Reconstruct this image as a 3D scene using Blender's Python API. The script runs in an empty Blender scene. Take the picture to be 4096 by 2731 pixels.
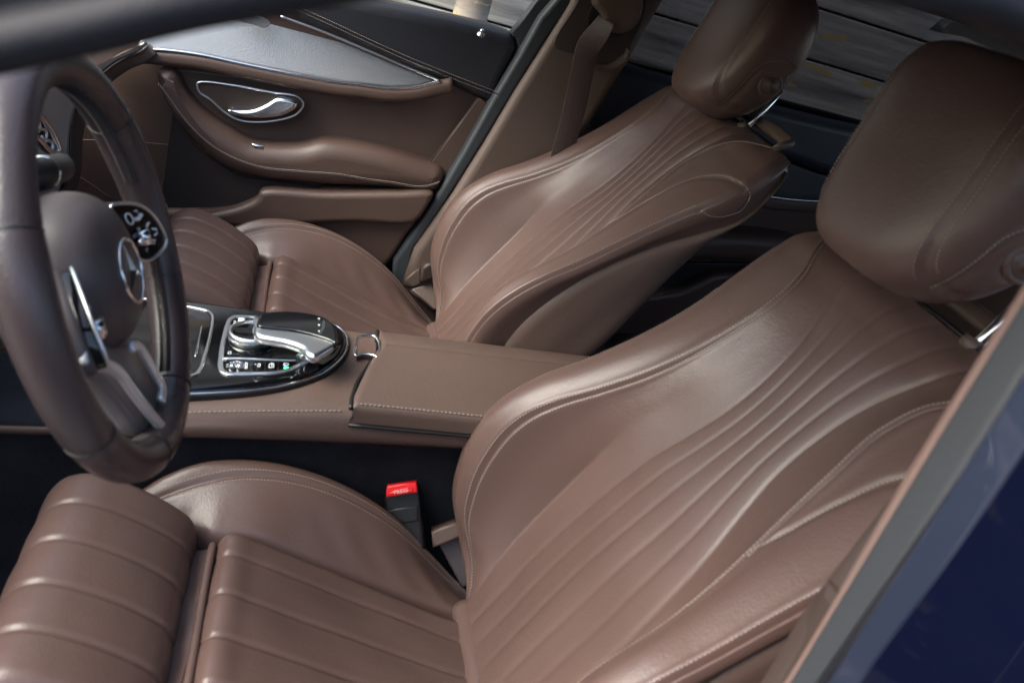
import bpy, math, random
import numpy as np
from mathutils import Matrix, Vector
random.seed(7); np.random.seed(7)
SCN = bpy.context.scene
COL = SCN.collection
# ---------------------------------------------------------------- camera
# car frame in metres: X rearward, Y towards the passenger side, Z up, origin at the driver seat bight
CAM = np.array([-0.34595, -0.76987, 0.89024]); YAW, PITCH, ROLL = [math.radians(a) for a in (17.3129, 25.3129, 17.8126)]
FPX = 3592.0
def cam_axes():
    f = np.array([math.sin(YAW)*math.cos(PITCH), math.cos(YAW)*math.cos(PITCH), -math.sin(PITCH)])
    r = np.cross(f, [0, 0, 1]); r /= np.linalg.norm(r); u = np.cross(r, f)
    c, s = math.cos(ROLL), math.sin(ROLL)
    return c*r+s*u, -s*r+c*u, f
CR, CU, CF = cam_axes()
cd = bpy.data.cameras.new('camera'); cam = bpy.data.objects.new('camera', cd); COL.objects.link(cam)
cd.sensor_width = 36; cd.lens = FPX/4096*36; cd.clip_start = 0.02; cd.clip_end = 200
cam.matrix_world = Matrix([[CR[i], CU[i], -CF[i], CAM[i]] for i in range(3)]+[[0, 0, 0, 1]])
cd.dof.use_dof = True; cd.dof.focus_distance = 1.85; cd.dof.aperture_fstop = 6.3
SCN.camera = cam
# ---------------------------------------------------------------- world, sun, exposure
SUN_EL, SUN_AZ = math.radians(42), math.radians(256)
wd = bpy.data.worlds.new('World'); SCN.world = wd; wd.use_nodes = True
nt = wd.node_tree; bg = nt.nodes['Background']; sky = nt.nodes.new('ShaderNodeTexSky'); sky.sky_type = 'NISHITA'
sky.sun_disc = False; sky.sun_elevation = SUN_EL; sky.sun_rotation = SUN_AZ; sky.air_density = 1.0; sky.dust_density = 4.0; sky.ozone_density = 1.0
bg.inputs[1].default_value = 0.15; nt.links.new(sky.outputs[0], bg.inputs[0])
sl = bpy.data.lights.new('sun', 'SUN'); sl.energy = 1.5; sl.angle = math.radians(42); sl.color = (1, .985, .97)
so = bpy.data.objects.new('sun', sl); COL.objects.link(so)
sd = Vector((math.sin(SUN_AZ)*math.cos(SUN_EL), math.cos(SUN_AZ)*math.cos(SUN_EL), math.sin(SUN_EL)))
so.rotation_euler = sd.to_track_quat('Z', 'Y').to_euler()
SCN.view_settings.view_transform = 'Standard'; SCN.view_settings.look = 'None'; SCN.view_settings.exposure = 1.78; SCN.view_settings.gamma = 1

# ---------------------------------------------------------------- picking points of the traced outlines
def ray(px, py):
    sx, sy = px*4096/2352, py*2731/1568
    return CR*(sx-2048)/FPX-CU*(sy-1365.5)/FPX+CF
def on(px, py, ax, val):               # point at a known coordinate (ax 0,1,2)
    d = ray(px, py); return CAM+(val-CAM[ax])/d[ax]*d
def onplane(px, py, o, n):
    d = ray(px, py); return CAM+np.dot(np.array(o)-CAM, n)/np.dot(d, n)*d

# ---------------------------------------------------------------- materials
MATS = {}
def mat(name, col, rough=.5, metal=0, bump=0, bscale=300, coat=0, var=0, vscale=8, spec=.5, trans=0, sheen=0, bdist=.001, emis=None, wrinkle=0):
    m = bpy.data.materials.new(name); m.use_nodes = True; n = m.node_tree; b = n.nodes['Principled BSDF']
    b.inputs['Base Color'].default_value = (*col, 1); b.inputs['Roughness'].default_value = rough
    b.inputs['Metallic'].default_value = metal; b.inputs['Specular IOR Level'].default_value = spec
    b.inputs['Coat Weight'].default_value = coat; b.inputs['Coat Roughness'].default_value = .03
    if trans: b.inputs['Transmission Weight'].default_value = trans
    if sheen: b.inputs['Sheen Weight'].default_value = sheen
    if emis: b.inputs['Emission Color'].default_value = (*emis, 1); b.inputs['Emission Strength'].default_value = 1.5
    tc = n.nodes.new('ShaderNodeTexCoord')
    if var:
        t = n.nodes.new('ShaderNodeTexNoise'); t.inputs['Scale'].default_value = vscale; t.inputs['Detail'].default_value = 6
        mx = n.nodes.new('ShaderNodeMix'); mx.data_type = 'RGBA'; mx.blend_type = 'MIX'
        mx.inputs[6].default_value = (*[c*(1-var) for c in col], 1); mx.inputs[7].default_value = (*[min(1, c*(1+var)) for c in col], 1)
        n.links.new(tc.outputs['Object'], t.inputs['Vector']); n.links.new(t.outputs['Fac'], mx.inputs[0]); n.links.new(mx.outputs[2], b.inputs['Base Color'])
        mr = n.nodes.new('ShaderNodeMapRange'); mr.inputs[3].default_value = max(0, rough-.06); mr.inputs[4].default_value = rough+.06
        n.links.new(t.outputs['Fac'], mr.inputs[0]); n.links.new(mr.outputs[0], b.inputs['Roughness'])
    if bump:
        v = n.nodes.new('ShaderNodeTexVoronoi'); v.inputs['Scale'].default_value = bscale
        t2 = n.nodes.new('ShaderNodeTexNoise'); t2.inputs['Scale'].default_value = bscale*.3; t2.inputs['Detail'].default_value = 4
        ad = n.nodes.new('ShaderNodeMath'); ad.operation = 'ADD'
        n.links.new(tc.outputs['Object'], v.inputs['Vector']); n.links.new(tc.outputs['Object'], t2.inputs['Vector'])
        n.links.new(v.outputs['Distance'], ad.inputs[0]); n.links.new(t2.outputs['Fac'], ad.inputs[1])
        bp = n.nodes.new('ShaderNodeBump'); bp.inputs['Strength'].default_value = bump; bp.inputs['Distance'].default_value = bdist
        n.links.new(ad.outputs[0], bp.inputs['Height']); n.links.new(bp.outputs[0], b.inputs['Normal'])
        if wrinkle:
            t3 = n.nodes.new('ShaderNodeTexNoise'); t3.inputs['Scale'].default_value = 22; t3.inputs['Detail'].default_value = 5; t3.inputs['Distortion'].default_value = 1.8
            n.links.new(tc.outputs['Object'], t3.inputs['Vector']); b2 = n.nodes.new('ShaderNodeBump'); b2.inputs['Strength'].default_value = wrinkle; b2.inputs['Distance'].default_value = .004
            n.links.new(t3.outputs['Fac'], b2.inputs['Height']); n.links.new(b2.outputs[0], bp.inputs['Normal'])
    MATS[name] = m; return m
def glass(name, tint, refl=.06):
    m = bpy.data.materials.new(name); m.use_nodes = True; n = m.node_tree; n.nodes.clear()
    o = n.nodes.new('ShaderNodeOutputMaterial'); t = n.nodes.new('ShaderNodeBsdfTransparent'); g = n.nodes.new('ShaderNodeBsdfGlossy'); mx = n.nodes.new('ShaderNodeMixShader')
    t.inputs[0].default_value = (*tint, 1); g.inputs['Roughness'].default_value = .02; mx.inputs[0].default_value = refl
    n.links.new(t.outputs[0], mx.inputs[1]); n.links.new(g.outputs[0], mx.inputs[2]); n.links.new(mx.outputs[0], o.inputs[0]); return m
LEA = mat('brown_leather', (.106, .064, .054), .375, bump=.17, bscale=420, var=.14, vscale=6, wrinkle=.07)
LEA2 = mat('brown_vinyl', (.100, .064, .052), .48, bump=.25, bscale=500, var=.08)
DOORL = mat('door_leather', (.082, .050, .040), .45, bump=.22, bscale=420, var=.08)
WHL = mat('wheel_leather', (.046, .033, .035), .26, bump=.25, bscale=600, var=.12)
WPL = mat('wheel_plastic', (.060, .047, .049), .42, bump=.1, bscale=800, var=.08)
NAVY = mat('dark_leather', (.018, .019, .025), .42, bump=.25, bscale=380, var=.1)
BLK = mat('black_plastic', (.007, .007, .008), .45, bump=.1, bscale=500)
GLOSS = mat('gloss_black', (.004, .004, .005), .05, spec=.5)
CHR = mat('satin_chrome', (.75, .76, .78), .18, metal=1)
SATIN = mat('satin_silver', (.70, .71, .73), .32, metal=1)
SPK = mat('spoke_silver', (.72, .73, .75), .3, metal=.55)
MESHM = mat('woven_silver', (.34, .335, .34), .34, metal=.8, bump=.5, bscale=900, bdist=.0006)
CARP = mat('carpet', (.017, .0175, .022), .95, bump=1, bscale=420, var=.75, vscale=16, spec=.1, sheen=.04)
SEAL = mat('door_seal', (.032, .037, .043), .55, bump=.2, bscale=300)
BPAINT = mat('blue_paint', (.002, .004, .022), .25, metal=.5, coat=1, var=.1)
FLANGE = mat('grey_flange', (.022, .030, .055), .30, metal=.3, coat=.6)
RAIL = mat('dark_trim', (.004, .005, .009), .62, bump=.15, bscale=300, spec=.3)
PTRIM = mat('pillar_trim', (.105, .072, .058), .55, bump=.25, bscale=450, var=.05)
PTRIM2 = mat('pillar_edge', (.16, .105, .09), .6, bump=.2, bscale=450)
HEAD = mat('headliner', (.05, .045, .042), .95, bump=.3, bscale=300)
THR = mat('thread', (.33, .27, .225), .7)
THRD = mat('thread_dark', (.07, .05, .045), .7)
BELT = mat('belt_webbing', (.055, .035, .03), .6, bump=.5, bscale=500)
RED = mat('red_plastic', (.75, .015, .02), .35)
WHITE = mat('white_print', (.75, .76, .78), .5)
GREEN = mat('green_lamp', (.05, .6, .25), .5, emis=(.05, .9, .3))
EXTL = mat('dark_inlay', (.035, .037, .039), .5, bump=.4, bscale=900, bdist=.0005)

# ---------------------------------------------------------------- mesh helpers
def link(o, parent=None):
    COL.objects.link(o)
    if parent is not None: o.parent = parent
    return o
def mesh(name, vs, fs, m, parent=None, smooth=True, ms=None, fi=None):
    me = bpy.data.meshes.new(name); me.from_pydata([tuple(map(float, v)) for v in vs], [], [tuple(f) for f in fs])
    for q in (ms or [m]): me.materials.append(q)
    if smooth: me.polygons.foreach_set('use_smooth', [True]*len(me.polygons))
    if fi is not None: me.polygons.foreach_set('material_index', fi)
    me.update(); me.validate()
    return link(bpy.data.objects.new(name, me), parent)
def gfaces(nr, nc, close=False):
    f = []
    for i in range(nr-1):
        for j in range(nc-(0 if close else 1)):
            k = (j+1) % nc; f.append((i*nc+j, i*nc+k, (i+1)*nc+k, (i+1)*nc+j))
    return f
def grid(name, P, m, parent=None, close=False, flip=False):
    nr, nc = P.shape[:2]; f = gfaces(nr, nc, close)
    if flip: f = [q[::-1] for q in f]
    return mesh(name, P.reshape(-1, 3), f, m, parent)
def spl(xs, ys, q):                    # cubic Hermite through knots
    xs = np.array(xs, float); ys = np.array(ys, float); q = np.clip(np.asarray(q, float), xs[0], xs[-1])
    h = np.diff(xs); d = np.diff(ys, axis=0)/(h if ys.ndim == 1 else h[:, None])
    m = np.empty_like(ys); m[0] = d[0]; m[-1] = d[-1]
    hh = h if ys.ndim == 1 else h[:, None]
    m[1:-1] = (d[:-1]*hh[1:]+d[1:]*hh[:-1])/(hh[1:]+hh[:-1])
    i = np.clip(np.searchsorted(xs, q, side='right')-1, 0, len(xs)-2); t = (q-xs[i])/h[i]; hi = h[i]
    if ys.ndim == 2: t = t[..., None]; hi = hi[..., None]
    return (2*t**3-3*t**2+1)*ys[i]+(t**3-2*t**2+t)*hi*m[i]+(-2*t**3+3*t**2)*ys[i+1]+(t**3-t**2)*hi*m[i+1]
def curve_pts(pts, n, closed=False):   # smooth resample by arc length
    P = np.array(pts, float)
    if closed: P = np.vstack([P, P[:1]])
    s = np.concatenate([[0], np.cumsum(np.linalg.norm(np.diff(P, axis=0), axis=1)**(.5 if closed else 1))])
    if closed:
        s2 = np.concatenate([[-(s[-1]-s[-2])], s, [s[-1]+s[1]]]); P2 = np.vstack([P[-2], P, P[1]])
        return spl(s2, P2, np.linspace(0, s[-1], n, endpoint=False))
    return spl(s, P, np.linspace(0, s[-1], n))
def frames(P, closed=False, up=None):
    T = np.gradient(P, axis=0) if not closed else np.roll(P, -1, 0)-np.roll(P, 1, 0)
    T /= np.linalg.norm(T, axis=1)[:, None]+1e-12
    up = np.array([0, 0, 1.]) if up is None else np.array(up, float)
    if up.ndim == 1: up = np.tile(up, (len(P), 1))
    S = np.cross(T, up); S /= np.linalg.norm(S, axis=1)[:, None]+1e-9
    U = np.cross(S, T); return T, S, U
def sweep(name, P, prof, m, parent=None, closed=False, up=None, scale=None, cap=True):
    """sweep a closed 2-D profile (side, up) along points P"""
    P = np.array(P, float); T, S, U = frames(P, closed, up); prof = np.array(prof, float)
    k = np.ones(len(P)) if scale is None else np.array(scale)
    G = P[:, None]+S[:, None]*prof[None, :, :1]*k[:, None, None]+U[:, None]*prof[None, :, 1:]*k[:, None, None]
    nc = len(prof); f = gfaces(len(P), nc, True)
    if closed: n = len(P); f += [((n-1)*nc+j, (n-1)*nc+(j+1) % nc, (j+1) % nc, j) for j in range(nc)]
    elif cap: f += [tuple(range(nc))[::-1], tuple((len(P)-1)*nc+j for j in range(nc))]
    return mesh(name, G.reshape(-1, 3), f, m, parent)
def circ(r, n=10, rx=None): return [(r*math.cos(2*math.pi*i/n), (rx or r)*math.sin(2*math.pi*i/n)) for i in range(n)]
def rrect(w, h, r, n=4):
    out = []
    for cx, cy, a0 in ((w/2-r, h/2-r, 0), (-w/2+r, h/2-r, 90), (-w/2+r, -h/2+r, 180), (w/2-r, -h/2+r, 270)):
        for i in range(n+1): a = math.radians(a0+90*i/n); out.append((cx+r*math.cos(a), cy+r*math.sin(a)))
    return out
def tube(name, P, r, m, parent=None, n=8, closed=False, up=None): return sweep(name, P, circ(r, n), m, parent, closed, up)
def slab(name, pts3, normal, thick, bev, m, parent=None, res=3, smooth_n=0, holes=()):
    """solid plate with rounded rims from a closed outline lying near a plane; the front is pushed along 'normal'"""
    Q = np.array(pts3, float); n = np.array(normal, float); n /= np.linalg.norm(n)
    o = Q.mean(0); a = np.cross([0, 0, 1.], n)
    if np.linalg.norm(a) < .1: a = np.array([1., 0, 0])
    a = a/np.linalg.norm(a); a -= a.dot(n)*n; a /= np.linalg.norm(a); b = np.cross(n, a)
    cu = bpy.data.curves.new(name, 'CURVE'); cu.dimensions = '2D'; cu.fill_mode = 'BOTH'
    cu.extrude = max(0, thick/2-bev); cu.bevel_depth = bev; cu.bevel_resolution = res; cu.offset = -bev
    for k, loop in enumerate([Q]+[np.array(h, float) for h in holes]):
        if smooth_n: loop = curve_pts(loop, smooth_n, True)
        D = (loop-o); sp = cu.splines.new('POLY'); sp.points.add(len(D)-1)
        for i, d in enumerate(D): sp.points[i].co = (d.dot(a), d.dot(b), 0, 1)
        sp.use_cyclic_u = True
    tmp = bpy.data.objects.new('tmp', cu); COL.objects.link(tmp)
    dg = bpy.context.evaluated_depsgraph_get(); me = bpy.data.meshes.new_from_object(tmp.evaluated_get(dg))
    bpy.data.objects.remove(tmp); bpy.data.curves.remove(cu)
    M = Matrix([[a[i], b[i], n[i], (o+n*0)[i]] for i in range(3)]+[[0, 0, 0, 1]])
    me.transform(Matrix.Translation(Vector(n*(-thick/2)))@M) if False else me.transform(M@Matrix.Translation((0, 0, -thick/2)))
    me.materials.clear(); me.materials.append(m); me.name = name
    me.polygons.foreach_set('use_smooth', [abs(p.normal.dot(Vector(n))) < .999 for p in me.polygons])
    return link(bpy.data.objects.new(name, me), parent)
def box(name, c, s, m, parent=None, bev=.003, rot=None):
    """bevelled box: centre, full sizes"""
    import bmesh
    bm = bmesh.new(); bmesh.ops.create_cube(bm, size=1)
    bmesh.ops.scale(bm, vec=s, verts=bm.verts)
    bmesh.ops.bevel(bm, geom=bm.edges[:], offset=min(bev, min(s)*.45), segments=2, affect='EDGES', profile=.6)
    if rot is not None: bmesh.ops.transform(bm, matrix=rot, verts=bm.verts)
    bmesh.ops.translate(bm, vec=c, verts=bm.verts)
    me = bpy.data.meshes.new(name); bm.to_mesh(me); bm.free(); me.materials.append(m)
    me.polygons.foreach_set('use_smooth', [False]*len(me.polygons))
    return link(bpy.data.objects.new(name, me), parent)
def stitches(name, lines, m, parent=None, step=.0046, ln=.0034, r=.0007, double=0):
    """thread dashes along lines [(P, N)] as small six-sided beads"""
    vs, fs = [], []
    for P, N in lines:
        P = np.array(P, float); N = np.array(N, float)
        s = np.concatenate([[0], np.cumsum(np.linalg.norm(np.diff(P, axis=0), axis=1))])
        q = np.arange(step/2, s[-1], step)
        C = np.stack([np.interp(q, s, P[:, i]) for i in range(3)], 1); NN = np.stack([np.interp(q, s, N[:, i]) for i in range(3)], 1)
        C2 = np.stack([np.interp(q+.0005, s, P[:, i]) for i in range(3)], 1); T = C2-C; T /= np.linalg.norm(T, axis=1)[:, None]+1e-12
        NN /= np.linalg.norm(NN, axis=1)[:, None]+1e-12; S = np.cross(T, NN)
        for c, t, nn, s_ in zip(C, T, NN, S):
            k = len(vs); h = ln/2
            vs += [c-t*h, c-t*h*.6+s_*r, c-t*h*.6+nn*r, c-t*h*.6-s_*r, c+t*h*.6+s_*r, c+t*h*.6+nn*r, c+t*h*.6-s_*r, c+t*h]
            fs += [(k, k+1, k+2), (k, k+2, k+3), (k+1, k+4, k+5, k+2), (k+2, k+5, k+6, k+3), (k+4, k+7, k+5), (k+5, k+7, k+6)]
    o = mesh(name, vs, fs, m, parent, smooth=False); o['kind'] = 'stuff'; return o
def thing(name, label, cat, loc=(0, 0, 0), group=None):
    o = bpy.data.objects.new(name, None); COL.objects.link(o); o.location = loc; o.empty_display_size = .1
    o['label'] = label; o['category'] = cat
    if group: o['group'] = group
    return o
def under(root):                       # world-coordinate parts hang under an Empty that sits at its base
    inv = Matrix.Translation(-root.location)
    for c in root.children:
        if c.type == 'MESH' and not c.get('_loc'): c.matrix_parent_inverse = inv
# ================================================================ SEATS (own frame: origin bight, x rearward, y across, z up)
REC = math.radians(27)
KV = [-.08, 0, .05, .08, .13, .19, .23, .27, .31, .36, .42, .48, .53, .60, .65, .69, .712]
TAB = dict(
 uL=[.112, .112, .112, .112, .113, .113, .112, .108, .104, .096, .079, .066, .064, .076, .098, .114, .118],
 wL=[0, .0, .004, .006, .010, .012, .012, .012, .011, .010, .009, .008, .007, .006, .004, -.004, -.022],
 uV=[.13, .145, .155, .160, .165, .168, .168, .166, .162, .150, .130, .112, .103, .104, .122, .150, .170],
 wV=[.0, .0, .006, .009, .012, .014, .015, .017, .022, .030, .028, .026, .021, .016, .012, .002, -.020],
 uS=[.14, .16, .188, .200, .208, .213, .213, .210, .203, .188, .168, .151, .141, .131, .145, .186, .222],
 wS=[-.02, -.01, .022, .060, .095, .115, .120, .115, .100, .078, .058, .045, .038, .030, .021, .006, -.018],
 uO=[.15, .18, .225, .248, .262, .268, .270, .270, .268, .262, .256, .254, .258, .272, .273, .262, .242],
 wO=[-.04, -.01, .048, .082, .113, .132, .133, .126, .113, .090, .066, .045, .029, .009, -.002, -.012, -.024],
 uM=[.15, .18, .225, .245, .256, .262, .264, .264, .262, .258, .254, .252, .255, .266, .266, .256, .240],
 wM=[-.05, -.03, -.01, .015, .045, .070, .077, .076, .070, .058, .035, .008, -.018, -.045, -.044, -.040, -.036],
)
TT = dict(L=.22, V=.36, S=.56, O=.79, M=.95)
def back_section(v, t):
    """v (n,), t (m,) in [-1,1] -> u, w arrays (n,m)"""
    k = {n: spl(KV, TAB[n], v) for n in TAB}
    wc = spl(KV, [0, .002, .008, .012, .016, .019, .020, .019, .017, .014, .011, .009, .008, .007, .004, -.004, -.022], v)
    at = np.abs(t); kt = [0, TT['L'], TT['V'], .47, TT['S'], .68, TT['O'], .87, TT['M'], 1.0]
    um = .5*(k['uV']+k['uS'])+.006; wm = .5*(k['wV']+k['wS'])+.003
    uk = np.stack([v*0, k['uL'], k['uV'], um, k['uS'], (k['uS']+k['uO'])/2, k['uO'], k['uO']+.004, k['uM'], k['uM']-.004], 1)
    bul = np.clip((k['wS']-.02)/.08, 0, 1)*.006+.003+.006*np.exp(-((v-.45)/.12)**2)
    wk = np.stack([wc, k['wL'], k['wV'], wm, k['wS'], (k['wS']+k['wO'])/2+bul+.004, k['wO'], k['wO']-.022, k['wM']+.004, k['wM']-.012], 1)
    U = np.stack([np.interp(at, kt, r) for r in uk]); W = np.stack([np.interp(at, kt, r) for r in wk])
    def gs(Z, s):
        dt = t[1]-t[0]; n = int(3*s/dt)+1; g = np.exp(-.5*(np.arange(-n, n+1)*dt/s)**2); g /= g.sum()
        Zp = np.concatenate([2*Z[:, :1]-Z[:, n:0:-1], Z, 2*Z[:, -1:]-Z[:, -2:-n-2:-1]], 1)
        return np.stack([np.convolve(z, g, 'valid') for z in Zp])
    crisp = np.clip((.36-v)/.08, 0, 1)[:, None]*np.exp(-((at-TT['V'])/.06)**2)[None]
    U2 = gs(U, .022)*(1-crisp)+gs(U, .004)*crisp; W2 = gs(W, .028)*(1-crisp)+gs(W, .004)*crisp
    sg = np.sign(t)[None]
    return U2*sg, W2
def poly_d(T, V, pts, sc=.5):
    p = np.array(pts, float)*[sc, 1]; Q = np.stack([T*sc, V], -1); d = np.full(T.shape, 9.)
    for a, b in zip(p[:-1], p[1:]):
        ab = b-a; s = np.clip(((Q-a)@ab)/(ab@ab+1e-12), 0, 1); d = np.minimum(d, np.linalg.norm(Q-a-s[..., None]*ab, axis=-1))
    return d
LOOP = [(.56, .41), (.585, .44), (.613, .47), (.64, .52), (.66, .565), (.69, .60), (.73, .622), (.79, .632), (.86, .625), (.905, .600), (.89, .575), (.80, .555)]
def back_surface(v, t, grooves=True):
    U, W = back_section(v, t); T, V = np.meshgrid(t, v); A = np.abs(T)
    if grooves:
        g = lambda d, s, h: h*np.exp(-.5*(d/s)**2)
        D = np.zeros_like(W)
        for f, h in ((.2, .0014), (.6, .0014), (1., .0012)):
            D -= g(A-f*TT['L'], .007, h*np.clip((V+.1)/.2, .2, 1))
        for f in (0, .4, .8): D += g(A-f*TT['L'], .026, .0008)
        D += .0040*(1/(1+np.exp((A-TT['L'])/.020)))*np.clip((V-.22)/.15, 0, 1)*np.clip((.70-V)/.05, 0, 1); D -= g(A-TT['L']-.004, .014, .0010)                                  # insert edge
        D -= g(A-TT['S'], .006, .0042)-g(A-TT['S']-.022, .012, .0016)-g(A-TT['S']+.022, .012, .0016)
        D -= g(A-TT['O']-.01, .007, .0045)-g(A-TT['O']+.012, .010, .0018)
        D -= g(poly_d(A, V, LOOP), .003, .0035)*(T < 0)
        W = W+D
        # gentle leather unevenness
        W = W+.0012*np.sin(U*37+V*11+1.3)*np.sin(V*23-U*9)*np.clip(1-A, 0, 1)
    return U, W
def bk(U, V, W):                        # backrest coordinates -> object coordinates
    return np.stack([-W, U, np.broadcast_to(V, U.shape)], -1)
def make_seat(root):
    """builds every part of one seat under root"""
    R = Matrix.Rotation(REC, 4, 'Y')
    # ---- backrest leather
    v = np.concatenate([np.linspace(-.07, .66, 190), np.linspace(.664, .712, 16)]); t = np.linspace(-1, 1, 481)
    U, W = back_surface(v, t); P = bk(U, v[:, None], W)
    # rolled top: two more rows folding rearwards
    top = []
    for dv, dw in ((.003, -.006), (.003, -.014), (-.004, -.024), (-.02, -.03)):
        q = P[-1].copy(); ed = np.clip((1-np.abs(t))/.3, 0, 1); q[:, 2] += dv; q[:, 0] += -dw*ed; q[:, 1] *= .99; top.append(q)
    P = np.concatenate([P, np.array(top)], 0)
    back = grid('backrest', P, LEA, root, flip=False)
    # ---- hard shell behind
    vs_ = np.linspace(-.02, .700, 60); k = {n: spl(KV, TAB[n], vs_) for n in TAB}; rows = []
    wb = spl([-.1, .1, .3, .45, .6, .66, .712], [-.04, -.055, -.068, -.060, -.056, -.058, -.060], vs_)
    for i, vv in enumerate(vs_):
        um, wm = k['uM'][i]-.001, k['wM'][i]-.002; b = wb[i]
        if wm < b+.004: b = wm-.006
        tf = 1-.16*np.clip((vv-.60)/.10, 0, 1)**1.5
        half = [(um-.006, wm+.004), (um+.002, wm-.004), (um+.006, wm*.75+b*.25), ((um+.004)*tf, wm*.4+b*.6), ((um-.006)*tf, b+.006), ((um-.03)*tf, b-.004), (um*.6, b-.016), (0, b-.022)]
        rows.append([(-w, u, vv) for u, w in half]+[(-w, -u, vv) for u, w in half[::-1][1:]])
    P2 = np.array(rows)
    P2 = np.stack([curve_pts(r, 97) for r in P2])
    shell = grid('back_shell', P2, LEA2, root, flip=True)
    # ---- top trim with the dark slot for the head restraint
    hp = [(.006, .236, .708), (.012, .236, .722), (.025, .223, .731), (.034, .17, .738), (.042, .107, .741), (.050, .04, .743)]
    tp = curve_pts(hp+[(a, -b, c) for a, b, c in hp[::-1]], 70)
    trim = sweep('top_trim', tp, rrect(.015, .022, .006), PTRIM, root, up=(.25, 0, 1), scale=1-.6*np.abs(np.linspace(-1, 1, 70))**8)
    slot = slab('slot', [(.054+.0, y, .7115) for y in ()] or [(.022, -.205, .712), (.022, .205, .712), (.050, .16, .724), (.050, -.16, .724)], (0, 0, 1), .006, .002, BLK, root)
    # ---- seams: thread lines
    lines, ld = [], []
    def bline(tf, v0, v1, n=240):
        vv = np.linspace(v0, v1, n); tt = np.linspace(-1, 1, 481); Ug, Wg = back_surface(vv, tt)
        T0 = np.array([tf(x) for x in vv]) if callable(tf) else np.full(n, tf)
        u = np.array([np.interp(T0[i], tt, Ug[i]) for i in range(n)]); w = np.array([np.interp(T0[i], tt, Wg[i]) for i in range(n)])
        u2 = np.array([np.interp(T0[i]+.006, tt, Ug[i]) for i in range(n)]); w2 = np.array([np.interp(T0[i]+.006, tt, Wg[i]) for i in range(n)])
        N = np.stack([-(u2-u), -(w2-w)*1.0, 0*u], 1); N = np.stack([-(u2-u), -(w2-w), 0*u], 1); N /= np.linalg.norm(N, axis=1)[:, None]+1e-9
        P = np.stack([-w, u, vv], 1)+N*.0004; return P, N
    for s in (-1, 1):
        lines += [bline(s*(TT['S']-.016), .0, .715), bline(s*(TT['S']+.016), .0, .42 if s < 0 else .70), bline(s*(TT['O']-.008), .02, .56)]
    # pad loop near the shoulder, drawn along LOOP
    lp = curve_pts([(a_, b_) for a_, b_ in LOOP], 120)
    for s in (-1,):
        tt = np.linspace(-1, 1, 481); Ug, Wg = back_surface(lp[:, 1], tt); tq = s*(lp[:, 0]-.0)
        u = np.array([np.interp(tq[i], tt, Ug[i]) for i in range(120)]); w = np.array([np.interp(tq[i], tt, Wg[i]) for i in range(120)])
        u2 = np.array([np.interp(tq[i]+.01, tt, Ug[i]) for i in range(120)]); w2 = np.array([np.interp(tq[i]+.01, tt, Wg[i]) for i in range(120)])
        N = np.stack([-(u2-u), -(w2-w), 0*u], 1); N /= np.linalg.norm(N, axis=1)[:, None]+1e-9
        P = np.stack([-w, u, lp[:, 1]], 1)+N*.003; P[:, 2] += .004; lines.append((P, N))
    bst = stitches('back_stitching', lines, THR, back)
    for o in (back, shell, trim, slot): o.rotation_euler = (0, REC, 0)
    # ---- seat cushion: main insert
    n = 181; t = np.linspace(-1, 1, n); xs = np.concatenate([np.linspace(-.356, -.31, 24), np.linspace(-.306, .06, 60)])
    zc = spl([-.36, -.33, -.30, -.25, -.2, -.1, 0, .06], [.086, .098, .088, .070, .053, .018, -.012, -.026], xs)
    fall = np.clip((-.335-xs)/.021, 0, 1); zc = zc-.03*fall**2.2
    hw = spl([-.36, -.2, 0, .06], [.148, .146, .138, .136], xs)
    T, X = np.meshgrid(t, xs); A = np.abs(T); Y = T*hw[:, None]
    Z = zc[:, None]-.016*np.clip((A-.86)/.14, 0, 1)**2*1.0+.0*A
    for f in (.222, .667): Z -= .0034*np.exp(-.5*((A-f)/.018)**2)*np.clip(1-fall[:, None]*.3, 0, 1)
    for f in (0, .444, .86): Z += .0016*np.exp(-.5*((A-f)/.11)**2)
    Z += .0012*np.sin(X*40+Y*25)*np.sin(Y*31+2)
    P = np.stack([X, Y, Z], -1)
    front = P[0][None]+np.array([[-.001, 0, -.02], [.001, 0, -.05], [.006, 0, -.09]])[:, None]
    P = np.concatenate([front[::-1], P], 0); cush = grid('seat_cushion', P, LEA, root, flip=True)
    # piping cord on the leading edge and the pleated fabric between cushion and thigh rest
    y = np.linspace(-.15, .15, 40); cordp = np.stack([0*y-.3545-.001*np.sin(y*20), y, .080-.03*np.clip((np.abs(y)-.12)/.03, 0, 1)**2-.002*np.cos(y*30)], 1)
    tube('piping_cord', cordp, .0052, LEA, root)
    pl = []
    for x_, z_ in ((-.396, .085), (-.390, .078), (-.384, .073), (-.378, .071), (-.371, .072), (-.366, .074), (-.362, .076), (-.3585, .077)):
        pl.append(np.stack([0*y+x_+.0015*np.sin(y*60+x_*500), y*1.04, 0*y+z_-.03*np.clip((np.abs(y)-.115)/.03, 0, 1)**2+.001*np.sin(y*44)], 1))
    grid('pleat', np.array(pl), LEA, root, flip=True)
    # ---- bolsters
    KX = [-.478, -.465, -.45, -.42, -.39, -.35, -.30, -.25, -.20, -.15, -.10, -.05, 0, .03]
    zI = [.030, .050, .058, .066, .070, .078, .080, .062, .044, .026, .008, -.008, -.022, -.03]
    zS = [.035, .062, .072, .090, .104, .118, .124, .121, .108, .086, .055, .012, -.030, -.05]
    zO = [.035, .078, .094, .116, .129, .134, .134, .126, .112, .090, .058, .016, -.028, -.05]
    uS_ = [.185, .196, .200, .207, .214, .221, .225, .226, .226, .226, .226, .226, .224, .22]
    uO_ = [.19, .212, .222, .232, .240, .249, .254, .256, .255, .253, .250, .244, .238, .232]
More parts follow.
